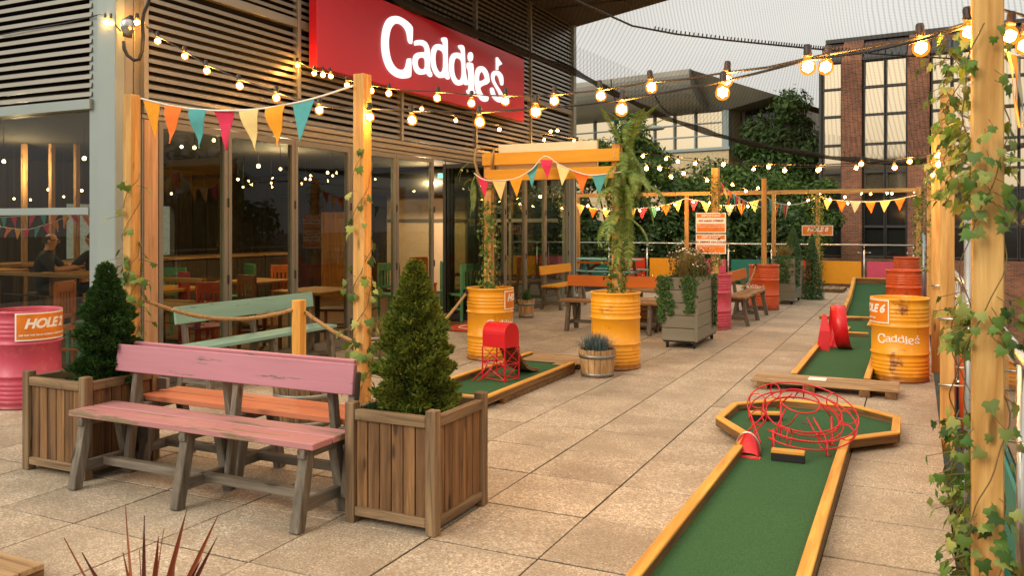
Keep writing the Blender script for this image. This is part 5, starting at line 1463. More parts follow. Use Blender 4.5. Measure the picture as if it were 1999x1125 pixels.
# office with the curved metal roof
W2 = Wall(1060, 54, 1425, 46)
cb2 = thing('curved_roof_office', 'pale glazed office under a curved grey metal roof, beyond the trees', 'building', (W2.P.x, W2.P.y, -4.2))
zs0 = W2.Z(1350, 291); zs1 = W2.Z(1400, 214); zt1 = W2.Z(1385, 131)
sE = W2.S(1425)
wpart(W2.box(MB(), 0, sE, -4.2, zs0-.15, -9, .12), 'lower_wall', M['palewall'], cb2, W2)
wpart(W2.box(MB(), -.1, sE+.1, zs0-.15, zs0, -9, .25), 'sill_ledge', M['column'], cb2, W2)
wpart(W2.box(MB(), 0.05, sE-.05, zs0, zs1+.1, -9, -.25), 'office_core', M['palewall'], cb2, W2)
us = [1120, 1160, 1200, 1238, 1277, 1316, 1357, 1412]
for a, b_ in zip(us, us[1:]):
    s0, s1 = W2.S(a), W2.S(b_); h3 = (zs1-zs0)/3
    for r in range(3):
        o_ = wpart(W2.box(MB(), s0+.04, s1-.04, zs0+h3*r+.03, zs0+h3*(r+1)-.03, -.2, -.12), 'window_pane', M['skyglass'], cb2, W2)
    wpart(W2.box(MB(), s0-.04, s0+.04, zs0, zs1, -.22, .03), 'window_post', M['column'], cb2, W2)
for r in range(3): wpart(W2.box(MB(), W2.S(1120), W2.S(1412), zs0+h3*r-.03, zs0+h3*r+.03, -.21, .0), 'window_rail', M['column'], cb2, W2)
wpart(W2.box(MB(), W2.S(1412), sE, zs0, zs1+.1, -.3, .15), 'corner_pier', M['column'], cb2, W2)
# roof: an extruded curve, out over the wall at the foot and leaning back at the top
zt1 = EYE+(zt1-EYE)*.945
prof = [(.1+2.5*math.sin(t/12*pi/2), zs1-.05+(zt1-zs1+.05)*(1-math.cos(t/12*pi/2))) for t in range(13)]+[(2.45, zt1+.06), (-9, zt1-2.0), (-9, zs1)]
mb = MB(); sA, sB = -1.0, W2.S(1388)
pts = [W2.pt(sA, z, o) for o, z in prof]+[W2.pt(sB, z, o) for o, z in prof]; n = len(prof)
mb.add(pts, [tuple(range(n)), tuple(range(n, 2*n))[::-1]]+[(i, n+i, n+(i+1) % n, (i+1) % n) for i in range(n)])
wpart(mb, 'curved_roof', M['metalroof'], cb2, W2)
for a in (1240, 1316): 
    mb = MB(); s0 = W2.S(a)
    for (o0, z0), (o1, z1) in zip(prof[:13], prof[1:13]): mb.beam(W2.pt(s0, z0, o0+.01), W2.pt(s0, z1, o1+.01), .05, .03, W2.dir)
    wpart(mb, 'roof_seam', M['seam'], cb2, W2)
# hipped return going away on the right
z_e = W2.Z(1490, 240)
hp_ = [W2.pt(sB, zt1, 2.4), W2.pt(sB+4.2, zs1+.3, 1.1), W2.pt(sB+1.3, zs1-.05, .2), W2.pt(sB, zs1-.05, .2)]
bk_ = [W2.pt(sB, zt1, -9), W2.pt(sB+4.2, zs1+.3, -9), W2.pt(sB+1.3, zs1-.05, -9), W2.pt(sB, zs1-.05, -9)]
wpart(MB().add(hp_+bk_, [(0,3,2,1), (4,5,6,7), (0,1,5,4), (1,2,6,5), (2,3,7,6), (3,0,4,7)]), 'roof_return', M['metalroof'], cb2, W2)
wpart(W2.box(MB(), sE+.05, sE+3.0, -4.2, zs1, -9, -1.5), 'side_bay', M['metalroof'], cb2, W2)
for k in range(3):
    for r in range(2):
        wpart(W2.box(MB(), sE+.25+k*.95, sE+1.05+k*.95, zs0+r*1.25+.1, zs0+r*1.25+1.15, -1.52, -1.46), 'side_pane', M['darkglass'], cb2, W2)

# dark mansard house between the trees and the brick block
W3 = Wall(1556, 52, 1603, 51)
mh = thing('mansard_house', 'small dark mansard roofed house squeezed beside the brick block', 'building', (W3.P.x, W3.P.y, -4.2))
s1 = W3.S(1640); zA = W3.Z(1580, 300); zB = W3.Z(1580, 222)
wpart(W3.box(MB(), 0, s1, -4.2, zA, -7, 0), 'white_wall', M['bluewhite'], mh, W3)
for k in range(12): wpart(W3.box(MB(), .05, s1-.05, zA-.35-k*.27, zA-.20-k*.27, .0, .03), 'wall_batten', M['column'], mh, W3)
vs = [W3.pt(-.2, zA, .3), W3.pt(s1, zA, .3), W3.pt(s1, zB, -1.0), W3.pt(-.2, zB+.4, -1.0), W3.pt(-.2, zA, -7), W3.pt(s1, zA, -7), W3.pt(s1, zB, -6.5), W3.pt(-.2, zB+.4, -6.5)]
wpart(MB().add(vs, [(0,1,2,3), (4,7,6,5), (0,4,5,1), (1,5,6,2), (2,6,7,3), (3,7,4,0)]), 'roof', M['slope'], mh, W3)
wpart(W3.box(MB(), .1, .35, zB, zB+1.1, -1.6, -1.2), 'chimney', M['bluewhite'], mh, W3)

# white house seen through the bar's back window
wh = thing('white_house', 'white house seen through the bar from front to back window', 'building', (-31, 27, -4.2))
MB().box((-42, 22, -4.2), (-31, 36, 3.1)).build('house_wall', M['bluewhite'], wh)
MB().add([(-42, 22, 3.1), (-30.8, 22, 3.1), (-30.8, 36, 3.1), (-42, 36, 3.1), (-36, 22, 6), (-36, 36, 6)], [(0, 3, 2, 1), (0, 1, 4), (1, 2, 5, 4), (2, 3, 5), (3, 0, 4, 5)]).build('roof', M['slope'], wh)
for y in (24.2, 26.4, 28.6, 30.8):
    for z in (-.9, 1.3): 
        f = MB().box((-31, y, z), (-30.95, y+.95, z+1.15)).build('window', M['column'], wh); MB().box((-30.95, y+.07, z+.07), (-30.93, y+.88, z+1.08)).build('pane', M['darkglass'], f)

# ------------------------------------------------------------------ trees
def tree(label, base, crown, ry, lobes, nleaf, ls, mat, seed, trunk_r=.16, group='trees beyond the railing', zground=-4.2):
    """crown: centre point, (rx, ry, rz); leaves are small folded quads scattered in lumpy lobes"""
    rnd = random.Random(seed); c = Vector(crown); rx, ry_, rz = ry
    t = thing('tree', label, 'tree', (base[0], base[1], zground), group)
    L = []
    for i in range(lobes):
        a = rnd.uniform(0, 2*pi); e = math.asin(rnd.uniform(-.75, .98)); q = rnd.uniform(.12, .86)
        L.append((c+Vector((math.cos(a)*math.cos(e)*rx*q, math.sin(a)*math.cos(e)*ry_*q, math.sin(e)*rz*q)), rnd.uniform(.22, .40)))
    mb = MB(); R_ = (rx+ry_+rz)/3
    for i in range(nleaf):
        lc, lr = L[rnd.randrange(lobes)]
        while True:
            d = Vector((rnd.gauss(0, 1), rnd.gauss(0, 1), rnd.gauss(0, 1)))
            if d.length > .1: break
        d.normalize(); rr = lr*R_*(rnd.random()**.45)
        if rnd.random() < .06: rr *= 1.25
        p = lc+Vector((d.x*rr, d.y*rr, d.z*rr*.8))
        nrm = (d+Vector((rnd.gauss(0, .5), rnd.gauss(0, .5), rnd.gauss(0, .5)+.35))).normalized()
        x = nrm.orthogonal().normalized(); x = Matrix.Rotation(rnd.uniform(0, 2*pi), 3, nrm) @ x; y = nrm.cross(x)
        s = ls*rnd.uniform(.6, 1.3)
        mb.add([p-x*s, p-y*s*.45+nrm*s*.12, p+x*s, p+y*s*.45+nrm*s*.12], [(0, 1, 2), (0, 2, 3)])
    mb.build('crown', mat, t)
    tb = MB(); b0 = Vector((base[0], base[1], zground)); top = c+Vector((0, 0, rz*.35))
    tb.tube([b0, b0.lerp(top, .4)+Vector((rnd.uniform(-.2, .2), rnd.uniform(-.2, .2), 0)), top], [trunk_r, trunk_r*.7, trunk_r*.2], 8)
    for lc, lr in L[:max(6, lobes//2)]:
        f = rnd.uniform(.35, .75); s0 = b0.lerp(top, f)
        tb.tube([s0, s0.lerp(lc, .5)+Vector((0, 0, .25)), lc], [trunk_r*.4, trunk_r*.25, trunk_r*.08], 5)
    tb.build('trunk', M['bark'], t, True)
    return t
def tree_px(label, u, vtop, vbot, wpx, d, nleaf, ls, mat, seed, lobes=26, **k):
    zt = EYE+(HY-vtop)/FOC*d; zb = EYE+(HY-vbot)/FOC*d; w_ = wpx/FOC*d/2
    c = atd(u, HY, d); c.z = (zt+zb)/2
    return tree(label, (c.x, c.y), c, (w_, w_*.8, (zt-zb)/2), lobes, nleaf, ls, mat, seed, **k)
tree_px('bushy mid-green tree behind the fern beside the bar corner', 1208, 215, 480, 250, 30, 15000, .105, M['treeA'], 11, 34)
tree_px('rounded mid-green tree in front of the pale office', 1405, 270, 520, 260, 33, 15000, .11, M['treeA'], 12, 34)
tree_px('tall dark tree rising against the sky left of the brick block', 1522, 138, 450, 200, 44, 17000, .15, M['treeC'], 13, 40, trunk_r=.25)
tree_px('broad mid-green tree under the tall dark one', 1545, 285, 560, 170, 36, 9000, .12, M['treeA'], 14, 26)
for i, (u, vt, wp, d, lab) in enumerate(((1150, 345, 150, 27, 'dark hedge tree nearest the bar corner, behind the picnic table'), (1255, 340, 160, 28, 'dark hedge tree behind the far red panel'), (1345, 335, 160, 28.5, 'dark hedge tree behind the white flowers'),
      (1440, 350, 150, 28, 'dark hedge tree behind the two notices'), (1535, 365, 150, 29, 'dark hedge tree left of the HOLE 8 sign'))):
    tree_px(lab, u, vt, 640, wp, d, 7500, .11, M['treeB'], 30+i, 34, trunk_r=.1, group='dark hedge trees beyond the far railing')
tree('dark leafy tree behind the bar, seen through its rear window', (-27.5, 25.5), (-27.5, 25.5, -.6), (1.4, 1.6, 2.6), 16, 3000, .13, M['treeB'], 41)
tree('mid-green tree reflected and seen through the end windows of the bar', (-12.5, 27), (-12.5, 27, 1.2), (3.2, 2.6, 3.2), 30, 7000, .13, M['treeA'], 43)
# street lamp head over the hedge
slp = thing('street_lamp', 'grey street lamp head on an arm above the hedge', 'street lamp', tuple(Vector((atd(1232, 440, 31).x, atd(1232, 440, 31).y, -4.2))))
a = atd(1232, 440, 31); hd = atd(1277, 250, 31); ar = atd(1245, 246, 31)
MB().tube([(a.x, a.y, -4.2), (a.x, a.y, ar.z-.3), ar, hd], [.08, .06, .04, .035], 8).build('pole', M['mullion'], slp, True)
x = Vector((RX, RY, 0))
lh = MB().lathe([(.001, -.10), (.16, -.07), (.20, 0), (.14, .07), (.001, .10)], (0, 0, 0), 14).build('lamp_head', M['column'], slp, True, at=(0, 0, 0))
lh.location = hd-WL[slp.name]; lh.scale = (2.1, 1.0, 1.0); lh.rotation_euler = (0, -.03, YAW)

# trees and a block across the street to the right: what the bar's glass mirrors
for i, (x, y, z, r, h_, lab) in enumerate(((13, 13, 1.5, 3.4, 4.6, 'wide tree across the street on the right, mirrored in the bar windows'), (15, 21, 2.0, 3.8, 5.0, 'second wide tree across the street on the right'), (17, 30, 2.2, 4.0, 5.2, 'third wide tree across the street on the right'))):
    tree(lab, (x, y), (x, y, z), (r, r, h_), 30, 5000, .22, M['treeB'], 60+i, trunk_r=.22, group='trees across the street')
# ------------------------------------------------------------------ ivy
def ivy_leaf_mesh():
    out_ = [(0, 0), (.30, -.12), (.52, .10), (.34, .34), (.40, .62), (.16, .58), (0, 1.0), (-.16, .58), (-.40, .62), (-.34, .34), (-.52, .10), (-.30, -.12)]
    vs = [(0, .35, .10)]+[(x, y, -.10*abs(x)-.05*y*y) for x, y in out_]
    return MB().add(vs, [(0, i, i % 12+1) for i in range(1, 13)]).mesh('ivy_leaf', M['ivy'], True)
IVY = ivy_leaf_mesh()
def small_leaf(mb, p, nrm, s, rnd):
    x = nrm.orthogonal().normalized(); x = Matrix.Rotation(rnd.uniform(0, 2*pi), 3, nrm) @ x; y = nrm.cross(x)
    mb.add([p-x*s*.5, p+y*s*.35+x*.1*s, p+x*s*.6, p-y*s*.35+x*.1*s, p+nrm*s*.12], [(0, 4, 1), (1, 4, 2), (2, 4, 3), (3, 4, 0)])
def ivy(label, x, y, segs, hw, size, seed, single, group='ivy vines on the posts', turns=2.2):
    """segs: (z0, z1, leaves, spread) bands up the post"""
    rnd = random.Random(seed)
    z_a, z_b = min(s[0] for s in segs), max(s[1] for s in segs)
    t = thing('ivy_vine', label, 'ivy', (x, y, z_a), group)
    n = 60; r = hw*1.25; ph = rnd.uniform(0, 6)
    for k in range(2):
        pts = [(x+math.cos(ph+k*2.4+turns*2*pi*i/n)*r*(1+.15*math.sin(i*.9)), y+math.sin(ph+k*2.4+turns*2*pi*i/n)*r*(1+.15*math.cos(i*.7)), z_a+(z_b-z_a)*i/n) for i in range(n+1)]
        MB().tube(pts, .0026, 4).build('stem', M['stem'], t, True)
    mb = MB()
    for (z0, z1, cnt, spread) in segs:
        for i in range(cnt):
            z = rnd.uniform(z0, z1); a = rnd.uniform(0, 2*pi)
            rr = hw*1.15+abs(rnd.gauss(0, spread))
            p = Vector((x+math.cos(a)*rr, y+math.sin(a)*rr, z))
            nrm = (Vector((math.cos(a), math.sin(a), .35))+Vector((rnd.gauss(0, .35), rnd.gauss(0, .35), rnd.gauss(0, .3)))).normalized()
            s = size*rnd.uniform(.6, 1.2)
            if single:
                down = Vector((rnd.gauss(0, .5), rnd.gauss(0, .5), -1)); yv = (down-nrm*down.dot(nrm)).normalized(); xv = yv.cross(nrm)
                m_ = Matrix((xv, yv, nrm)).transposed().to_euler()
                o = link('leaf', IVY, t, p, m_); o.scale = (s, s, s)
                if rr > hw*1.8: mb.tube([p, Vector((x+math.cos(a)*hw, y+math.sin(a)*hw, z+.03))], .0018, 3)
            else: small_leaf(mb, p, nrm, s, rnd)
    if mb.v:
        o = mb.build('leaf_stalks' if single else 'foliage', M['stem'] if single else M['ivy'], t)
        o["kind"] = "stuff"
    return t
ivy('large blurred ivy on the nearest right-hand post', .215, 3.40, [(.15, .75, 104, .036), (.75, 1.12, 20, .04), (1.22, 1.40, 62, .045), (1.62, 1.98, 92, .042), (1.98, 2.35, 20, .05)], .055, .050, 21, True)
ivy('low thick ivy mass to the left of the nearest right-hand post', .155, 3.62, [(.10, .60, 66, .045), (.60, .96, 56, .05), (1.16, 1.34, 36, .045)], .03, .052, 34, True)
ivy('sunlit ivy cluster between the nearest and second right-hand posts', .16, 4.55, [(1.75, 2.55, 140, .07)], .03, .05, 22, True)
ivy('sparse ivy on the tall left bunting post', -5.42, 4.58, [(.78, 1.02, 16, .05), (1.00, 1.40, 48, .075), (1.40, 2.05, 16, .06)], .05, .062, 23, True)
ivy('sparse ivy on the tall post behind the yellow-green conifer', -3.31, 4.62, [(.48, .90, 46, .06), (.9, 1.35, 26, .075), (1.35, 1.70, 12, .05), (1.7, 2.15, 7, .06)], .05, .060, 24, True)
ivy('dense ivy wound round the left gate post', -4.80, 9.37, [(.80, .92, 90, .07), (.9, 1.95, 420, .045), (1.95, 2.3, 50, .04)], .055, .055, 25, False)
ivy('dense ivy wound round the right gate post below the fern', -3.14, 9.39, [(.82, 1.7, 520, .05), (1.7, 2.2, 120, .045)], .055, .055, 26, False)
ivy('ivy on the far post behind the two notices', -2.90, 13.6, [(1.0, 2.45, 420, .06)], .06, .055, 27, False)
p8 = aty(1597, 440, 23.75)
ivy('ivy on the slim HOLE 8 post', p8.x, p8.y, [(.1, 2.45, 520, .07)], .06, .075, 28, False)
ivy('ivy on the far corner post of the right railing', .05, 23.7, [(.6, 2.5, 260, .08)], .06, .08, 29, False)
ivy('ivy trailing on the fourth railing post', .19, 14.2, [(.9, 2.3, 160, .05)], .06, .05, 31, False)
ivy('low ivy in the gap between the slabs and the right railing', .27, 5.6, [(-.35, .12, 240, .10)], .03, .07, 33, False)

# ------------------------------------------------------------------ ferns
def fern(label, c, fronds, L, seed, group='ferns on the gate', pairs=26):
    rnd = random.Random(seed); t = thing('fern', label, 'fern', c, group); c = Vector(c)
    for i in range(fronds):
        az = rnd.uniform(0, 2*pi); ln = L*rnd.uniform(.65, 1.2); d = Vector((math.cos(az), math.sin(az), 0)); n = pairs
        # angle above the horizontal: a few stand up, most arch over and hang
        el = rnd.choice((1.3, .7, .2, -.2, -.5, -.8, -1.0, -1.2))+rnd.uniform(-.25, .25); droop = rnd.uniform(.3, 1.3) if el > .8 else rnd.uniform(.9, 2.0)
        tw = rnd.uniform(-.5, .5); p = c+Vector((rnd.gauss(0, .05)*L, rnd.gauss(0, .05)*L, (rnd.uniform(-.05, .15) if el > .8 else rnd.uniform(-.85, .15))*L)); P = [p.copy()]; e = el
        for k in range(n):
            f = k/n; e = max(-1.45, el-droop*f*1.1); a2 = az+tw*f
            p = p+Vector((math.cos(a2)*math.cos(e), math.sin(a2)*math.cos(e), math.sin(e)))*(ln/n); P.append(p.copy())
        mb = MB(); mb.tube(P, [.005*(1-.7*k/n) for k in range(n+1)], 4)
        side = d.cross(Vector((0, 0, 1)))
        for k in range(2, n):
            f = k/n; wl = .085*ln/.7*math.sin(pi*min(1, f*.92+.10))**.7; tg = (P[k+1]-P[k-1]).normalized()
            for s in (-1, 1):
                a = P[k]; tip = a+side*s*wl+tg*wl*.35-Vector((0, 0, wl*.15)); wdt = tg*(ln/n*.42)
                mb.add([a-wdt, a.lerp(tip, .6)-wdt*.8, tip, a.lerp(tip, .6)+wdt*.8, a+wdt], [(0, 1, 2, 3, 4)])
        mb.build('frond', M['fern'], t, at=P[0])
    return t
fern('large fern spilling from the top of the right gate post', (-3.03, 9.36, 2.50), 40, .62, 51)
fern('second tuft of fern hanging lower on the right gate post', (-3.00, 9.30, 2.22), 14, .60, 52)
fern('small fern tucked behind the rope at the left gate post', (-4.98, 9.33, 2.42), 9, .34, 53)
# rope lashing on the left gate post
lash = thing('rope_lashing', 'hemp rope lashed and looped around the left gate post top', 'rope', (-4.80, 9.28, 2.3))
for k, z in enumerate((2.12, 2.15, 2.18)): MB().ring((-4.80, 9.37, z), .075+.004*k, .014, 18, 6).build('coil', M['rope'], lash, True)
MB().tube([(-4.93, 9.26, 2.60), (-4.94, 9.25, 2.45), (-4.90, 9.25, 2.30), (-4.82, 9.25, 2.18)], .016, 7).build('hanging_end', M['rope'], lash, True)
MB().tube([(-4.93, 9.26, 2.60), (-4.90, 9.36, 2.62), (-4.72, 9.36, 2.60), (-4.70, 9.27, 2.52), (-4.71, 9.26, 2.36)], .016, 7).build('hanging_end', M['rope'], lash, True)

# ------------------------------------------------------------------ grasses and planter contents
def grass(label, c, n, L, spread, mat, seed, wd=.004, cat='grass plant', group=None, name='grass_tuft', r0=.05):
    rnd = random.Random(seed); t = thing(name, label, cat, c, group); c = Vector(c); mb = MB()
    for i in range(n):
        a = rnd.uniform(0, 2*pi); lean = abs(rnd.gauss(0, spread)); ln = L*rnd.uniform(.6, 1.15); d = Vector((math.cos(a), math.sin(a), 0))
        s = d.cross(Vector((0, 0, 1)))*wd*rnd.uniform(.6, 1.2); b0 = c+Vector((rnd.gauss(0, r0), rnd.gauss(0, r0), 0))
        P = [b0+d*(ln*lean*f*(.5+.6*f))+Vector((0, 0, ln*(f-.38*lean*f*f))) for f in (0, .4, .75, 1)]
        vs = [P[0]-s, P[0]+s, P[1]-s*.9, P[1]+s*.9, P[2]-s*.6, P[2]+s*.6, P[3]]
        mb.add(vs, [(0, 1, 3, 2), (2, 3, 5, 4), (4, 5, 6)])
    o = mb.build('blades', mat, t); o["kind"] = "stuff"
    return t
grass('blue-grey fescue filling the new pale half barrel', (-3.15, 8.74, .25), 1100, .23, .75, M['grassblue'], 61, .0026, r0=.06)
grass('tan ornamental grass in the middle of the grey wheeled planter', (-2.82, 11.5, .88), 700, .42, .42, M['grasstan'], 62, .004, r0=.05)
grass('tan grass in the farther grey planter', (-2.55, 18.7, .88), 350, .40, .5, M['grasstan'], 63, .005, r0=.05)
grass('dry brown plants in the half barrel by the doors', (-6.03, 8.66, .32), 220, .24, .5, M['grasstan'], 64, .004, r0=.10)
grass('sprig of rush in the small pale tub', (-6.30, 13.75, .27), 120, .26, .3, M['shrub'], 65, .004, r0=.04)
def daisies(label, c, sx, sy, n, h, seed):
    rnd = random.Random(seed); t = thing('flowering_plant', label, 'flowers', c); c = Vector(c); st_ = MB(); fl = MB(); dr = MB(); lf = MB()
    for i in range(n):
        b0 = c+Vector((rnd.uniform(-sx, sx), rnd.uniform(-sy, sy), 0)); hh = h*rnd.uniform(.45, 1.05)
        top = b0+Vector((rnd.gauss(0, .07), rnd.gauss(0, .07), hh)); st_.tube([b0, b0.lerp(top, .5)+Vector((rnd.gauss(0, .02), rnd.gauss(0, .02), 0)), top], .0028, 4)
        for k in range(9):
            q = b0.lerp(top, rnd.uniform(.05, .9)); small_leaf(lf, q+Vector((rnd.gauss(0, .02), rnd.gauss(0, .02), 0)), Vector((rnd.gauss(0, 1), rnd.gauss(0, 1), 1)).normalized(), rnd.uniform(.02, .045), rnd)
        if rnd.random() < .8:
            tgt = fl; r = rnd.uniform(.012, .026)
            m = 9; tl = Vector((rnd.gauss(0, .35), rnd.gauss(0, .35), 1)).normalized(); x = tl.orthogonal().normalized(); y = tl.cross(x)
            ring = [top+x*math.cos(2*pi*k/m)*r*(1 if k % 2 else .75)+y*math.sin(2*pi*k/m)*r*(1 if k % 2 else .75) for k in range(m)]
            tgt.add([top+tl*.008]+ring+[top-tl*.006], [(0, k+1, (k+1) % m+1) for k in range(m)]+[(m+1, (k+1) % m+1, k+1) for k in range(m)])
        else:
            dr.lathe([(.001, -.01), (.012, 0), (.001, .012)], tuple(top), 6)
    st_.build('stems', M['stem'], t)["kind"] = "stuff"; lf.build('leaves', M['shrub'], t)["kind"] = "stuff"
    fl.build('flower_heads', M['flower'], t)["kind"] = "stuff"; dr.build('seed_heads', M['dryflower'], t)["kind"] = "stuff"
    return t
daisies('white daisies and seed heads at the back left of the grey wheeled planter', (-2.98, 11.75, .88), .09, .35, 55, .55, 71)
daisies('white daisies leaning over the right side of the grey wheeled planter', (-2.68, 11.6, .88), .06, .40, 70, .44, 72)
def trailing(label, spots, seed, size=.045, group='trailing plants', mat='shrub'):
    rnd = random.Random(seed); t = thing('trailing_plant', label, 'trailing plant', spots[0][0], group); mb = MB()
    for (p, wd, ln, n, nx, ny) in spots:
        for i in range(n):
            f = rnd.random(); w_ = wd*(1-.55*f)
            tx = Vector((-ny, nx, 0))
            q = Vector(p)+tx*rnd.gauss(0, w_*.45)+Vector((nx, ny, 0))*rnd.uniform(.008, .05)-Vector((0, 0, ln*f))
            small_leaf(mb, q, (Vector((nx, ny, .4))+Vector((rnd.gauss(0, .4), rnd.gauss(0, .4), rnd.gauss(0, .3)))).normalized(), size*rnd.uniform(.6, 1.3), rnd)
    mb.build('foliage', M[mat], t)["kind"] = "stuff"
    return t
trailing('green trailing leaves over the left front corner of the grey wheeled planter', [((-3.10, 11.15, .97), .10, .62, 300, 0, -1), ((-3.0, 11.15, .97), .06, .32, 60, 0, -1), ((-2.98, 11.15, .66), .07, .22, 70, 0, -1)], 81)
trailing('thick clump of trailing leaves down the front of the grey wheeled planter', [((-2.72, 11.15, .97), .13, .48, 420, 0, -1)], 82)
trailing('trailing leaves down the right side of the grey wheeled planter', [((-2.61, 12.1, .97), .14, .75, 380, 1, 0)], 83)
trailing('trailing leaves over the farther grey planter', [((-2.27, 18.6, .97), .3, .6, 260, 1, 0), ((-2.5, 18.29, .97), .2, .5, 200, 0, -1), ((-2.5, 18.5, 1.0), .3, .12, 200, 0, -1)], 84, .06)
for k, (x, y, z, H_, R_, lab) in enumerate(((-2.42, 19.2, .90, .75, .20, 'left slim dark conifer behind the farther grey planter'), (-2.1, 19.9, .0, 1.45, .27, 'right slim dark conifer behind the farther grey planter'))):
    rnd = random.Random(90+k); t = thing('slim_conifer', lab, 'conifer', (x, y, z), 'slim far conifers'); mb = MB()
    for i in range(2600):
        f = rnd.random()**1.3; a = rnd.uniform(0, 2*pi); r = R_*(1-f)**.7*rnd.uniform(.7, 1.05); small_leaf(mb, Vector((x+math.cos(a)*r, y+math.sin(a)*r, z+f*H_)), Vector((math.cos(a), math.sin(a), .8)).normalized(), .05, rnd)
    mb.build('foliage', M['conifer_dark'], t); MB().tube([(x, y, z-.05), (x, y, z+H_*.9)], [.04, .01], 6).build('trunk', M['bark'], t)
trailing('pale drooping plant in the far brown planter', [((-2.9, 21.5, .85), .22, .15, 160, 0, -1), ((-2.6, 21.28, .80), .18, .3, 90, 0, -1)], 85, .06, mat='grasstan')
grass('low green plant at the edge of the dark conifer planter', (-5.02, 3.86, .55), 60, .13, .8, M['shrub'], 66, .008, r0=.03)
grass('sprawl of blue-green foliage at the left edge of the right planter', (-2.79, 3.98, .55), 160, .11, .9, M['conifer_dark'], 67, .004, r0=.03)

# red sword-leaved plant in the foreground, in a low pot just out of the picture
t = thing('sword_leaf_plant', 'blurred red-brown sword-leaved plant at the bottom left edge of the view', 'plant', (0, 0, 0))
b0 = atd(290, 1330, 3.05); t.location = (b0.x, b0.y, 0); WL[t.name] = Vector((b0.x, b0.y, 0))
MB().lathe([(.15, 0), (.19, max(.05, b0.z+.02)), (.17, max(.05, b0.z+.02)), (.14, .02)], (b0.x, b0.y, 0), 24, True).build('pot', M['grey'][2], t, True)
MB().lathe([(.15, .02), (.165, max(.04, b0.z))], (b0.x, b0.y, 0), 20, False, True).build('soil', M['soil'], t)
for (u, v, du) in ((245, 990, -.1), (282, 1008, .02), (365, 996, .1), (427, 1005, .2), (424, 1050, .25), (125, 1052, -.3), (310, 1048, .02), (272, 1075, -.02), (320, 1032, .05), (160, 1080, -.25), (345, 1075, .12), (240, 1080, -.06), (395, 1090, .2)):
    tip = atd(u, v, 3.05+random.uniform(-.12, .12)); base = b0+Vector((random.uniform(-.03, .03), random.uniform(-.03, .03), 0))
    mid_ = base.lerp(tip, .5)+Vector((0, 0, .015)); x = Vector((RX, RY, 0))
    x = (x+Vector((random.gauss(0, .5), random.gauss(0, .5), 0))).normalized()
    wv = .013; dn = Vector((FX, FY, 0))*.006
    vs = []
    for p, w_ in ((base, wv*.8), (base.lerp(mid_, .6), wv*1.1), (mid_, wv), (mid_.lerp(tip, .55), wv*.6), (tip, .0008)): vs += [p-x*w_, p+dn, p+x*w_]
    MB().add(vs, [q for i in range(4) for q in ((i*3, i*3+1, i*3+4, i*3+3), (i*3+1, i*3+2, i*3+5, i*3+4))]).build('leaf', M['phorm'], t, True)
# ------------------------------------------------------------------ inside the bar
def chair_proto(mat):
    t = thing('slat_back_chair', '', 'chair', (0, 0, 0), 'slat-backed chairs inside the bar')
    def P(name, a, b_):
        o = bpy.data.objects.new(name, MB().box(a, b_).mesh(name, mat, bevel=.004)); COL.objects.link(o); o.parent = t
    P('seat', (-.22, -.22, .44), (.22, .22, .475))
    for x in (-.20, .165): P('leg', (x, -.21, 0), (x+.04, -.17, .44)); P('back_post', (x, .18, 0), (x+.04, .22, .96))
    P('top_rail', (-.20, .185, .86), (.20, .215, .99)); P('lower_rail', (-.16, .19, .55), (.16, .21, .60))
    for k in range(5): P('back_slat', (-.145+k*.065, .194, .60), (-.110+k*.065, .206, .86))
    P('stretcher', (-.20, -.20, .20), (-.17, .20, .23)); P('stretcher', (.17, -.20, .20), (.20, .20, .23))
    return t
CH = {}
def chair(col, u, vtop, d, rz, label):
    p = atd(u, 440, d)
    if col not in CH:
        o = chair_proto(M['c_'+col]); CH[col] = o; o.location = (p.x, p.y, .006); o.rotation_euler = (0, 0, rz); o["label"] = label
    else: copy_tree(CH[col], (p.x, p.y, .006), rz, None, label)
chair('green', 326, 530, 12.9, .3, 'green slat-back chair beyond the table nearest the bar corner window')
chair('red', 388, 528, 12.0, 2.7, 'red slat-back chair with its tall back to the first folding door')
chair('red', 402, 552, 9.9, -1.9, 'dark red chair just inside the first folding door')
chair('green', 466, 520, 14.2, -.4, 'green slat-back chair seen through the second folding door')
chair('orange', 548, 520, 13.8, .5, 'orange slat-back chair seen through the second folding door')
chair('brown', 508, 545, 11.3, 2.9, 'brown chair behind the pale aqua backrest')
chair('brown', 655, 550, 12.0, -1.2, 'brown chair close behind the third folding door')
chair('orange', 826, 508, 17.3, 1.0, 'orange chair in front of the pale partition')
chair('green', 885, 515, 15.4, 2.2, 'mint green chair in the open doorway')
chair('green', 905, 520, 14.6, -2.0, 'mint green chair half hidden by the folded black doors')
chair('green', 750, 530, 14.5, .2, 'grey-green chair seen through the last closed leaf')
chair('brown', 25, 560, 10.6, 2.8, 'dark brown chair behind the pink drum at the far left')
chair('brown', 100, 556, 11.0, .2, 'dark brown chair behind the seated bald man')
chair('orange', 160, 572, 9.9, 2.0, 'tan chair at the left window beside the dark conifer')
chair('teal', 178, 570, 10.2, -1.0, 'teal chair at the left window beside the dark conifer')
chair('orange', 186, 540, 13.0, 2.5, 'orange chair tipped towards the corner of the left window')
chair('brown', 1000, 540, 17.6, -1.5, 'brown chair behind the far folding doors')
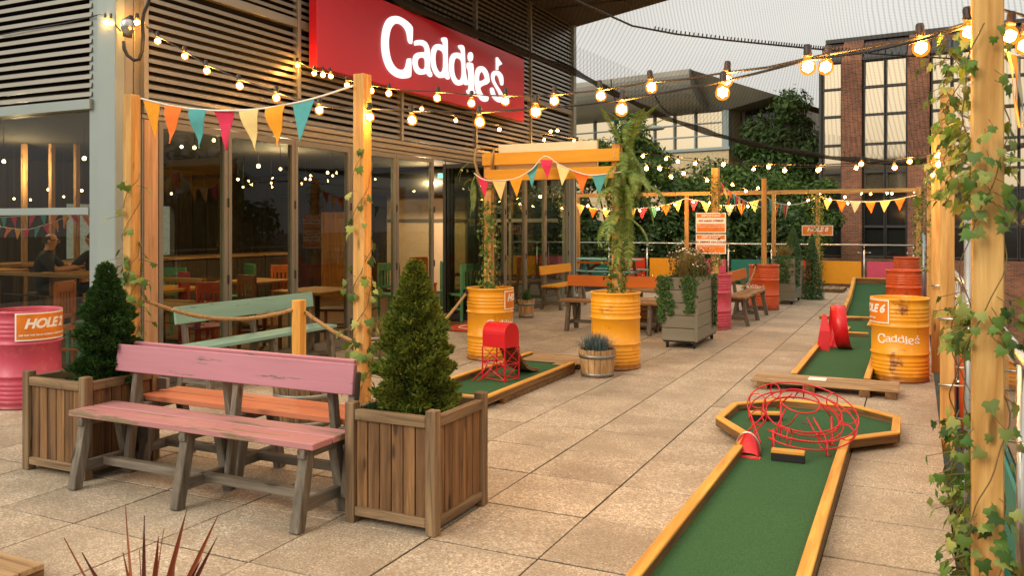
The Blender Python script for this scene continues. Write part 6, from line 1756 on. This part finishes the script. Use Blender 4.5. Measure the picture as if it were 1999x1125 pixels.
def table(u, v, d, label, h=.75, r=.42, square=True):
    p = atd(u, 440, d); t = thing('bar_table', label, 'table', (p.x, p.y, .006), 'tables inside the bar')
    plank('table_top', (p.x, p.y, h), (r*2, r*2.2, .04), M['table'], t)
    MB().tube([(p.x, p.y, .03), (p.x, p.y, h-.02)], .035, 8).build('pedestal', M['dark'], t); MB().lathe([(.22, .006), (.22, .02), (.05, .045)], (p.x, p.y, 0), 16, True, True).build('foot', M['dark'], t)
table(318, 545, 11.9, 'honey table behind the first folding door')
table(316, 585, 9.5, 'honey table close inside the corner of the folding doors')
table(500, 530, 13.6, 'dim table behind the second folding door')
table(620, 560, 11.6, 'dim table behind the third folding door')
table(930, 535, 15.6, 'table in the open doorway between mint chairs')
table(150, 515, 12.1, 'table the seated men lean on at the left window', .98, .34)
table(-20, 505, 12.4, 'pale high table at the far left edge of the window', .98, .34)
# low partition with a brown rail
pr_ = thing('rail_partition', 'low slatted partition with a brown top rail across the left of the room', 'partition', (-9.4, 8.0, 0))
plank('top_rail', (-10.3, 7.35, 1.00), (5.6, .09, .05), M['brown'], pr_)
for z in (.72, .48, .24): plank('wire_rail', (-10.3, 7.35, z), (5.6, .015, .015), M['cable'], pr_, bev=.001)
for x in (-13, -11.2, -9.3, -7.6): plank('partition_post', (x, 7.35, .49), (.05, .05, .97), M['dark'], pr_)
bc = thing('bar_counter', 'long dark counter with a brown top along the back of the room', 'counter', (-13.2, 11, 0))
plank('counter_top', (-13.0, 11.3, 1.02), (.6, 7.6, .06), M['brown'], bc)
for k in range(9): plank('counter_panel', (-12.78, 7.95+k*.84, .5), (.04, .82, .98), M['inwall'], bc)
dr_ = thing('panelled_door', 'orange-brown panelled door on the rear wall of the bar', 'door', (-11.5, 16.4, 0))
p = atd(657, 440, 19.0); dr_.location = (p.x, p.y, 0); WL[dr_.name] = Vector((p.x, p.y, 0))
MB().box((p.x-.42, p.y, 0), (p.x+.42, p.y+.05, 1.95)).build('door_leaf', M['table'][2], dr_)
for z0, z1 in ((.2, .9), (1.05, 1.8)): MB().box((p.x-.26, p.y-.015, z0), (p.x+.26, p.y-.001, z1)).build('door_panel', M['table'][2], dr_, bevel=.006)
for (u0, lab) in ((225/4.69, 'left timber prop behind the bald man'), (478/4.69, 'middle timber prop behind the bald man'), (705/4.69, 'right timber prop beside the dark-haired man')):
    p = atd(u0, 440, 13.4); o = plank('indoor_post', (p.x, p.y, 1.475), (.07, .07, 2.94), M['brown'], None); tag(o, lab, 'post', 'timber props inside the bar')
p = atd(632/4.69, 440, 12.9); o = plank('indoor_cupboard', (p.x, p.y, .46), (.5, .4, .92), M['table'], None); tag(o, 'honey cupboard below the table at the left window', 'cupboard')
# awning-like dark lamp shade over the doorway and green exit sign
p = atd(870, 343, 15.6); ex = thing('exit_sign', 'small green lit exit sign hanging in the open doorway', 'sign', tuple(p))
MB().box((p.x-.16, p.y-.02, p.z-.05), (p.x+.16, p.y+.02, p.z+.05)).build('sign_body', M['white'], ex); MB().box((p.x-.14, p.y-.026, p.z-.038), (p.x+.14, p.y-.0205, p.z+.038)).build('sign_face', M['exit'], ex)
MB().tube([(p.x, p.y, p.z+.05), (p.x, p.y, 2.95)], .008, 5).build('rod', M['dark'], ex)
p = atd(870, 355, 17.2); du = thing('ceiling_duct', 'big black duct across the ceiling inside the doorway', 'duct', (p.x, p.y, 2.6))
MB().tube([(-13.5, 15.6, 2.62), (-11, 16.0, 2.62), (-8.4, 16.2, 2.62), (-7.6, 16.2, 2.70)], .30, 16).build('duct_pipe', M['dark'], du, True)
# pendant lamps with glowing bulbs
rnd = random.Random(5)
lm = MB().lathe([(.001, .03), (.018, .024), (.03, 0), (.018, -.027), (.001, -.03)], (0, 0, 0), 10).mesh('lamp_bulb', M['inlamp'], True)
def inlamp(u, v, d, s, where):
    p = atd(u, v, d); p.z = min(p.z, 2.86)
    t = thing('pendant_lamp', 'warm lamp under the bar ceiling, '+where, 'lamp', tuple(p), 'pendant lamps inside the bar')
    o = link('lamp_bulb', lm, t, p); o.scale = (s, s, s)
    MB().tube([p+Vector((0, 0, .04)), (p.x, p.y, 2.95)], .005, 4).build('flex', M['cable'], t)
for (u, v, d, s, where) in ((355,283,13,.8,'upper left in the first folding door'),(380,288,11.5,.8,'middle of three in the first folding door'),(418,266,12,.8,'highest in the first folding door'),(335,378,16,.7,'lowest in the first folding door'),
    (505,324,15,1.2,'largest and highest in the second folding door'),(465,350,16,.8,'far left in the second folding door'),(475,365,16,.6,'lowest left in the second folding door'),(530,357,17,.6,'small and low in the middle of the second door'),(548,330,14,.8,'at the right of the second folding door'),
    (597,349,17,.7,'leftmost in the third folding door'),(606,350,17,.7,'second from the left in the third folding door'),(640,337,15,.8,'third from the left in the third folding door'),(650,343,15,.6,'rightmost in the third folding door'),
    (165,309,11,.9,'high beside the corner in the left window'),(187,309,11.5,.8,'nearest the corner column in the left window'),(95,370,14,.8,'low in the middle of the left window'),(60,390,15,.6,'lowest left of the middle of the left window'),(28,388,14,.6,'low and leftmost but one in the left window'),(125,384,15,.6,'low and right of the middle of the left window'),(160,372,15,.8,'low beside the corner in the left window'),(8,315,11,.8,'at the far left edge of the left window'),
    (720,325,17,.7,'upper one just right of the second tall post'),(733,350,18,.6,'lower one just right of the second tall post'),(835,356,17,.5,'beside the open doorway'),(770,325,16,.5,'behind the last closed door frame')):
    inlamp(u, v, d, s, where)
for x, y, e in ((-8.6, 8.8, 80), (-10.0, 11.6, 170), (-9.6, 15.6, 170), (-12.5, 8.5, 70)):  # unseen point lights added to brighten the room, apart from the pendants
    l = bpy.data.lights.new('room_fill', 'POINT'); l.energy = e; l.color = (1, .74, .44); l.shadow_soft_size = .05
    o = bpy.data.objects.new('room_fill', l); COL.objects.link(o); o.location = (x, y, 2.5)
bunting('bunting across the room behind the seated men', pix([(-30,437),(45,448),(85,440),(130,424),(160,420)], 12.6, 12.2), ['f_orange','f_teal','f_orange','f_amber','f_pink','f_teal','f_pink','f_amber','f_orange'], .12, .16, .05, .005, .03)
bunting('bunting across the room near the left window corner', pix([(0,424),(60,421),(130,417),(200,424)], 11, 10.2), ['f_teal','f_pink','f_amber','f_pink','f_teal','f_orange','f_amber','f_pink','f_orange'], .12, .15, .07, .005, .03)

# ------------------------------------------------------------------ two seated men at the left window
def person(label, hip, face, seed, hairy, armside=1):
    """one continuous skinned body, sitting and leaning its arms on the table; local +x is where it faces"""
    t = thing('person', label, 'person', (hip[0], hip[1], hip[2]-.62), None, face)
    V = []; E = []; Rr = []
    def J(p, r, par=None):
        V.append(p); Rr.append(r)
        if par is not None: E.append((par, len(V)-1))
        return len(V)-1
    pel = J((0, 0, .66), .15); sp_ = J((.02, 0, .84), .145, pel); chs = J((.06, 0, 1.02), .155, sp_); nk = J((.09, 0, 1.17), .065, chs); nk2 = J((.115, 0, 1.23), .058, nk)
    hd_ = J((.135, 0, 1.31), .088, nk2); ht = J((.125, 0, 1.385), .085, hd_); J((.12, 0, 1.43), .055, ht)
    J((.205, 0, 1.27), .05, hd_)          # jaw
    for s in (-1, 1):
        sh = J((.07, s*.20, 1.10), .072, chs); el = J((.26, s*.26, .92), .050, sh); wr_ = J((.46, s*.05, .955), .036, el); J((.53, -s*.03, .955), .034, wr_)
        hp2 = J((.06, s*.10, .63), .095, pel); kn_ = J((.46, s*.13, .62), .072, hp2); an = J((.44, s*.13, .14), .048, kn_); J((.56, s*.14, .05), .040, an)
    me = bpy.data.meshes.new('body'); me.from_pydata(V, E, []); o = bpy.data.objects.new('body', me); COL.objects.link(o)
    md = o.modifiers.new('skin', 'SKIN'); md.use_smooth_shade = True
    for i, sv in enumerate(me.skin_vertices[0].data): sv.radius = (Rr[i], Rr[i]); sv.use_root = (i == 0)
    o.modifiers.new('sub', 'SUBSURF').levels = 2; o.modifiers['sub'].render_levels = 2
    dg = bpy.context.evaluated_depsgraph_get(); m2 = bpy.data.meshes.new_from_object(o.evaluated_get(dg)); m2.name = 'body'
    COL.objects.unlink(o); bpy.data.objects.remove(o)
    m2.materials.clear()
    for q in ('skin', 'shirt', 'inwall'): m2.materials.append(M[q] if q != 'inwall' else M['cable'])
    for p in m2.polygons:
        c = p.center; p.use_smooth = True
        p.material_index = 0 if (c.z > 1.20 or (c.x > .25 and c.z > .80)) else (1 if c.z > .68 and c.x < .3 else 2)
    b_ = bpy.data.objects.new('body', m2); COL.objects.link(b_); b_.parent = t
    def part(name, mb, mat, sm=True): q = bpy.data.objects.new(name, mb.mesh(name, mat, sm)); COL.objects.link(q); q.parent = t
    f = MB().lathe([(.001, -.022), (.014, -.016), (.018, 0), (.010, .02), (.001, .034)], (.232, 0, 1.315), 10); part('nose', f, M['skin'])
    for s in (-1, 1):
        part('ear', MB().lathe([(.001, -.035), (.02, -.02), (.022, .015), (.001, .035)], (.13, s*.092, 1.32), 8), M['skin'])
        part('eye', MB().lathe([(.001, -.010), (.009, 0), (.001, .010)], (.216, s*.034, 1.345), 8), M['white']); part('eyebrow', MB().box((.212, s*.034-.02, 1.366), (.222, s*.034+.02, 1.373)), M['hair'], False)
    part('mouth', MB().box((.238, -.022, 1.262), (.246, .022, 1.268)), M['c_red'], False)
    hm = MB()
    n = 14
    for i in range(7):
        e = pi/2*i/6 if hairy else .35*i/6
        for k in range(n+1):
            a = pi*.42+(2*pi-pi*.84)*k/n
            hm.v.append((.122+math.cos(a)*.104*math.cos(e), math.sin(a)*.098*math.cos(e), 1.345+.10*math.sin(e)+(0 if hairy else -.05+.06*i/6)))
    for i in range(6):
        for k in range(n): hm.f.append((i*(n+1)+k, i*(n+1)+k+1, (i+1)*(n+1)+k+1, (i+1)*(n+1)+k)); hm.m.append(0)
    part('hair', hm, M['hair'])
    if not hairy:
        g_ = MB()
        for s in (-1, 1): g_.ring((.236, s*.034, 1.335), .022, .003, 14, 4, 'x'); g_.tube([(.236, s*.056, 1.34), (.14, s*.096, 1.34)], .003, 4)
        part('glasses', g_, M['dark'])
    for s in (-1, 1):        # hands: palm and five curled fingers
        hm = MB(); b0 = Vector((.50, -s*.02, .962))
        hm.lathe([(.001, -.014), (.036, -.008), (.038, .006), (.001, .016)], tuple(b0), 10)
        for k in range(4): q = b0+Vector((.03, -s*(-.027+.018*k), .0)); hm.tube([q, q+Vector((.03-.003*abs(k-1), 0, .004)), q+Vector((.048-.004*abs(k-1), 0, -.010))], [.0085, .008, .006], 6)
        hm.tube([b0+Vector((-.01, s*.03, .0)), b0+Vector((.015, s*.048, .004)), b0+Vector((.034, s*.046, -.004))], [.010, .009, .007], 6)
        part('hand', hm, M['skin'])
    return t
ph_ = atd(80, 440, 12.0)
person('bald man in glasses and dark t-shirt leaning on a table behind the left window', (ph_.x, ph_.y, .72), YAW+.25, 1, False)
st_ = thing('bar_stool', 'dark stool under the bald man', 'stool', (ph_.x, ph_.y, .006))
MB().lathe([(.17, .66), (.18, .68), (.17, .70)], (ph_.x, ph_.y, 0), 18, True, True).build('stool_seat', M['dark'], st_)
for k in range(4): MB().tube([(ph_.x+math.cos(k*pi/2+.7)*.13, ph_.y+math.sin(k*pi/2+.7)*.13, .67), (ph_.x+math.cos(k*pi/2+.7)*.19, ph_.y+math.sin(k*pi/2+.7)*.19, .01)], .014, 6).build('leg', M['dark'], st_)
pq_ = atd(196, 440, 12.3)
person('dark-haired man in a dark t-shirt facing left at the edge of the left window', (pq_.x, pq_.y, .74), YAW+pi-.2, 2, True)
st_ = thing('bar_stool', 'dark stool under the dark-haired man', 'stool', (pq_.x, pq_.y, .006))
MB().lathe([(.17, .66), (.18, .68), (.17, .70)], (pq_.x, pq_.y, 0), 18, True, True).build('stool_seat', M['dark'], st_)
for k in range(4): MB().tube([(pq_.x+math.cos(k*pi/2+.7)*.13, pq_.y+math.sin(k*pi/2+.7)*.13, .67), (pq_.x+math.cos(k*pi/2+.7)*.19, pq_.y+math.sin(k*pi/2+.7)*.19, .01)], .014, 6).build('leg', M['dark'], st_)
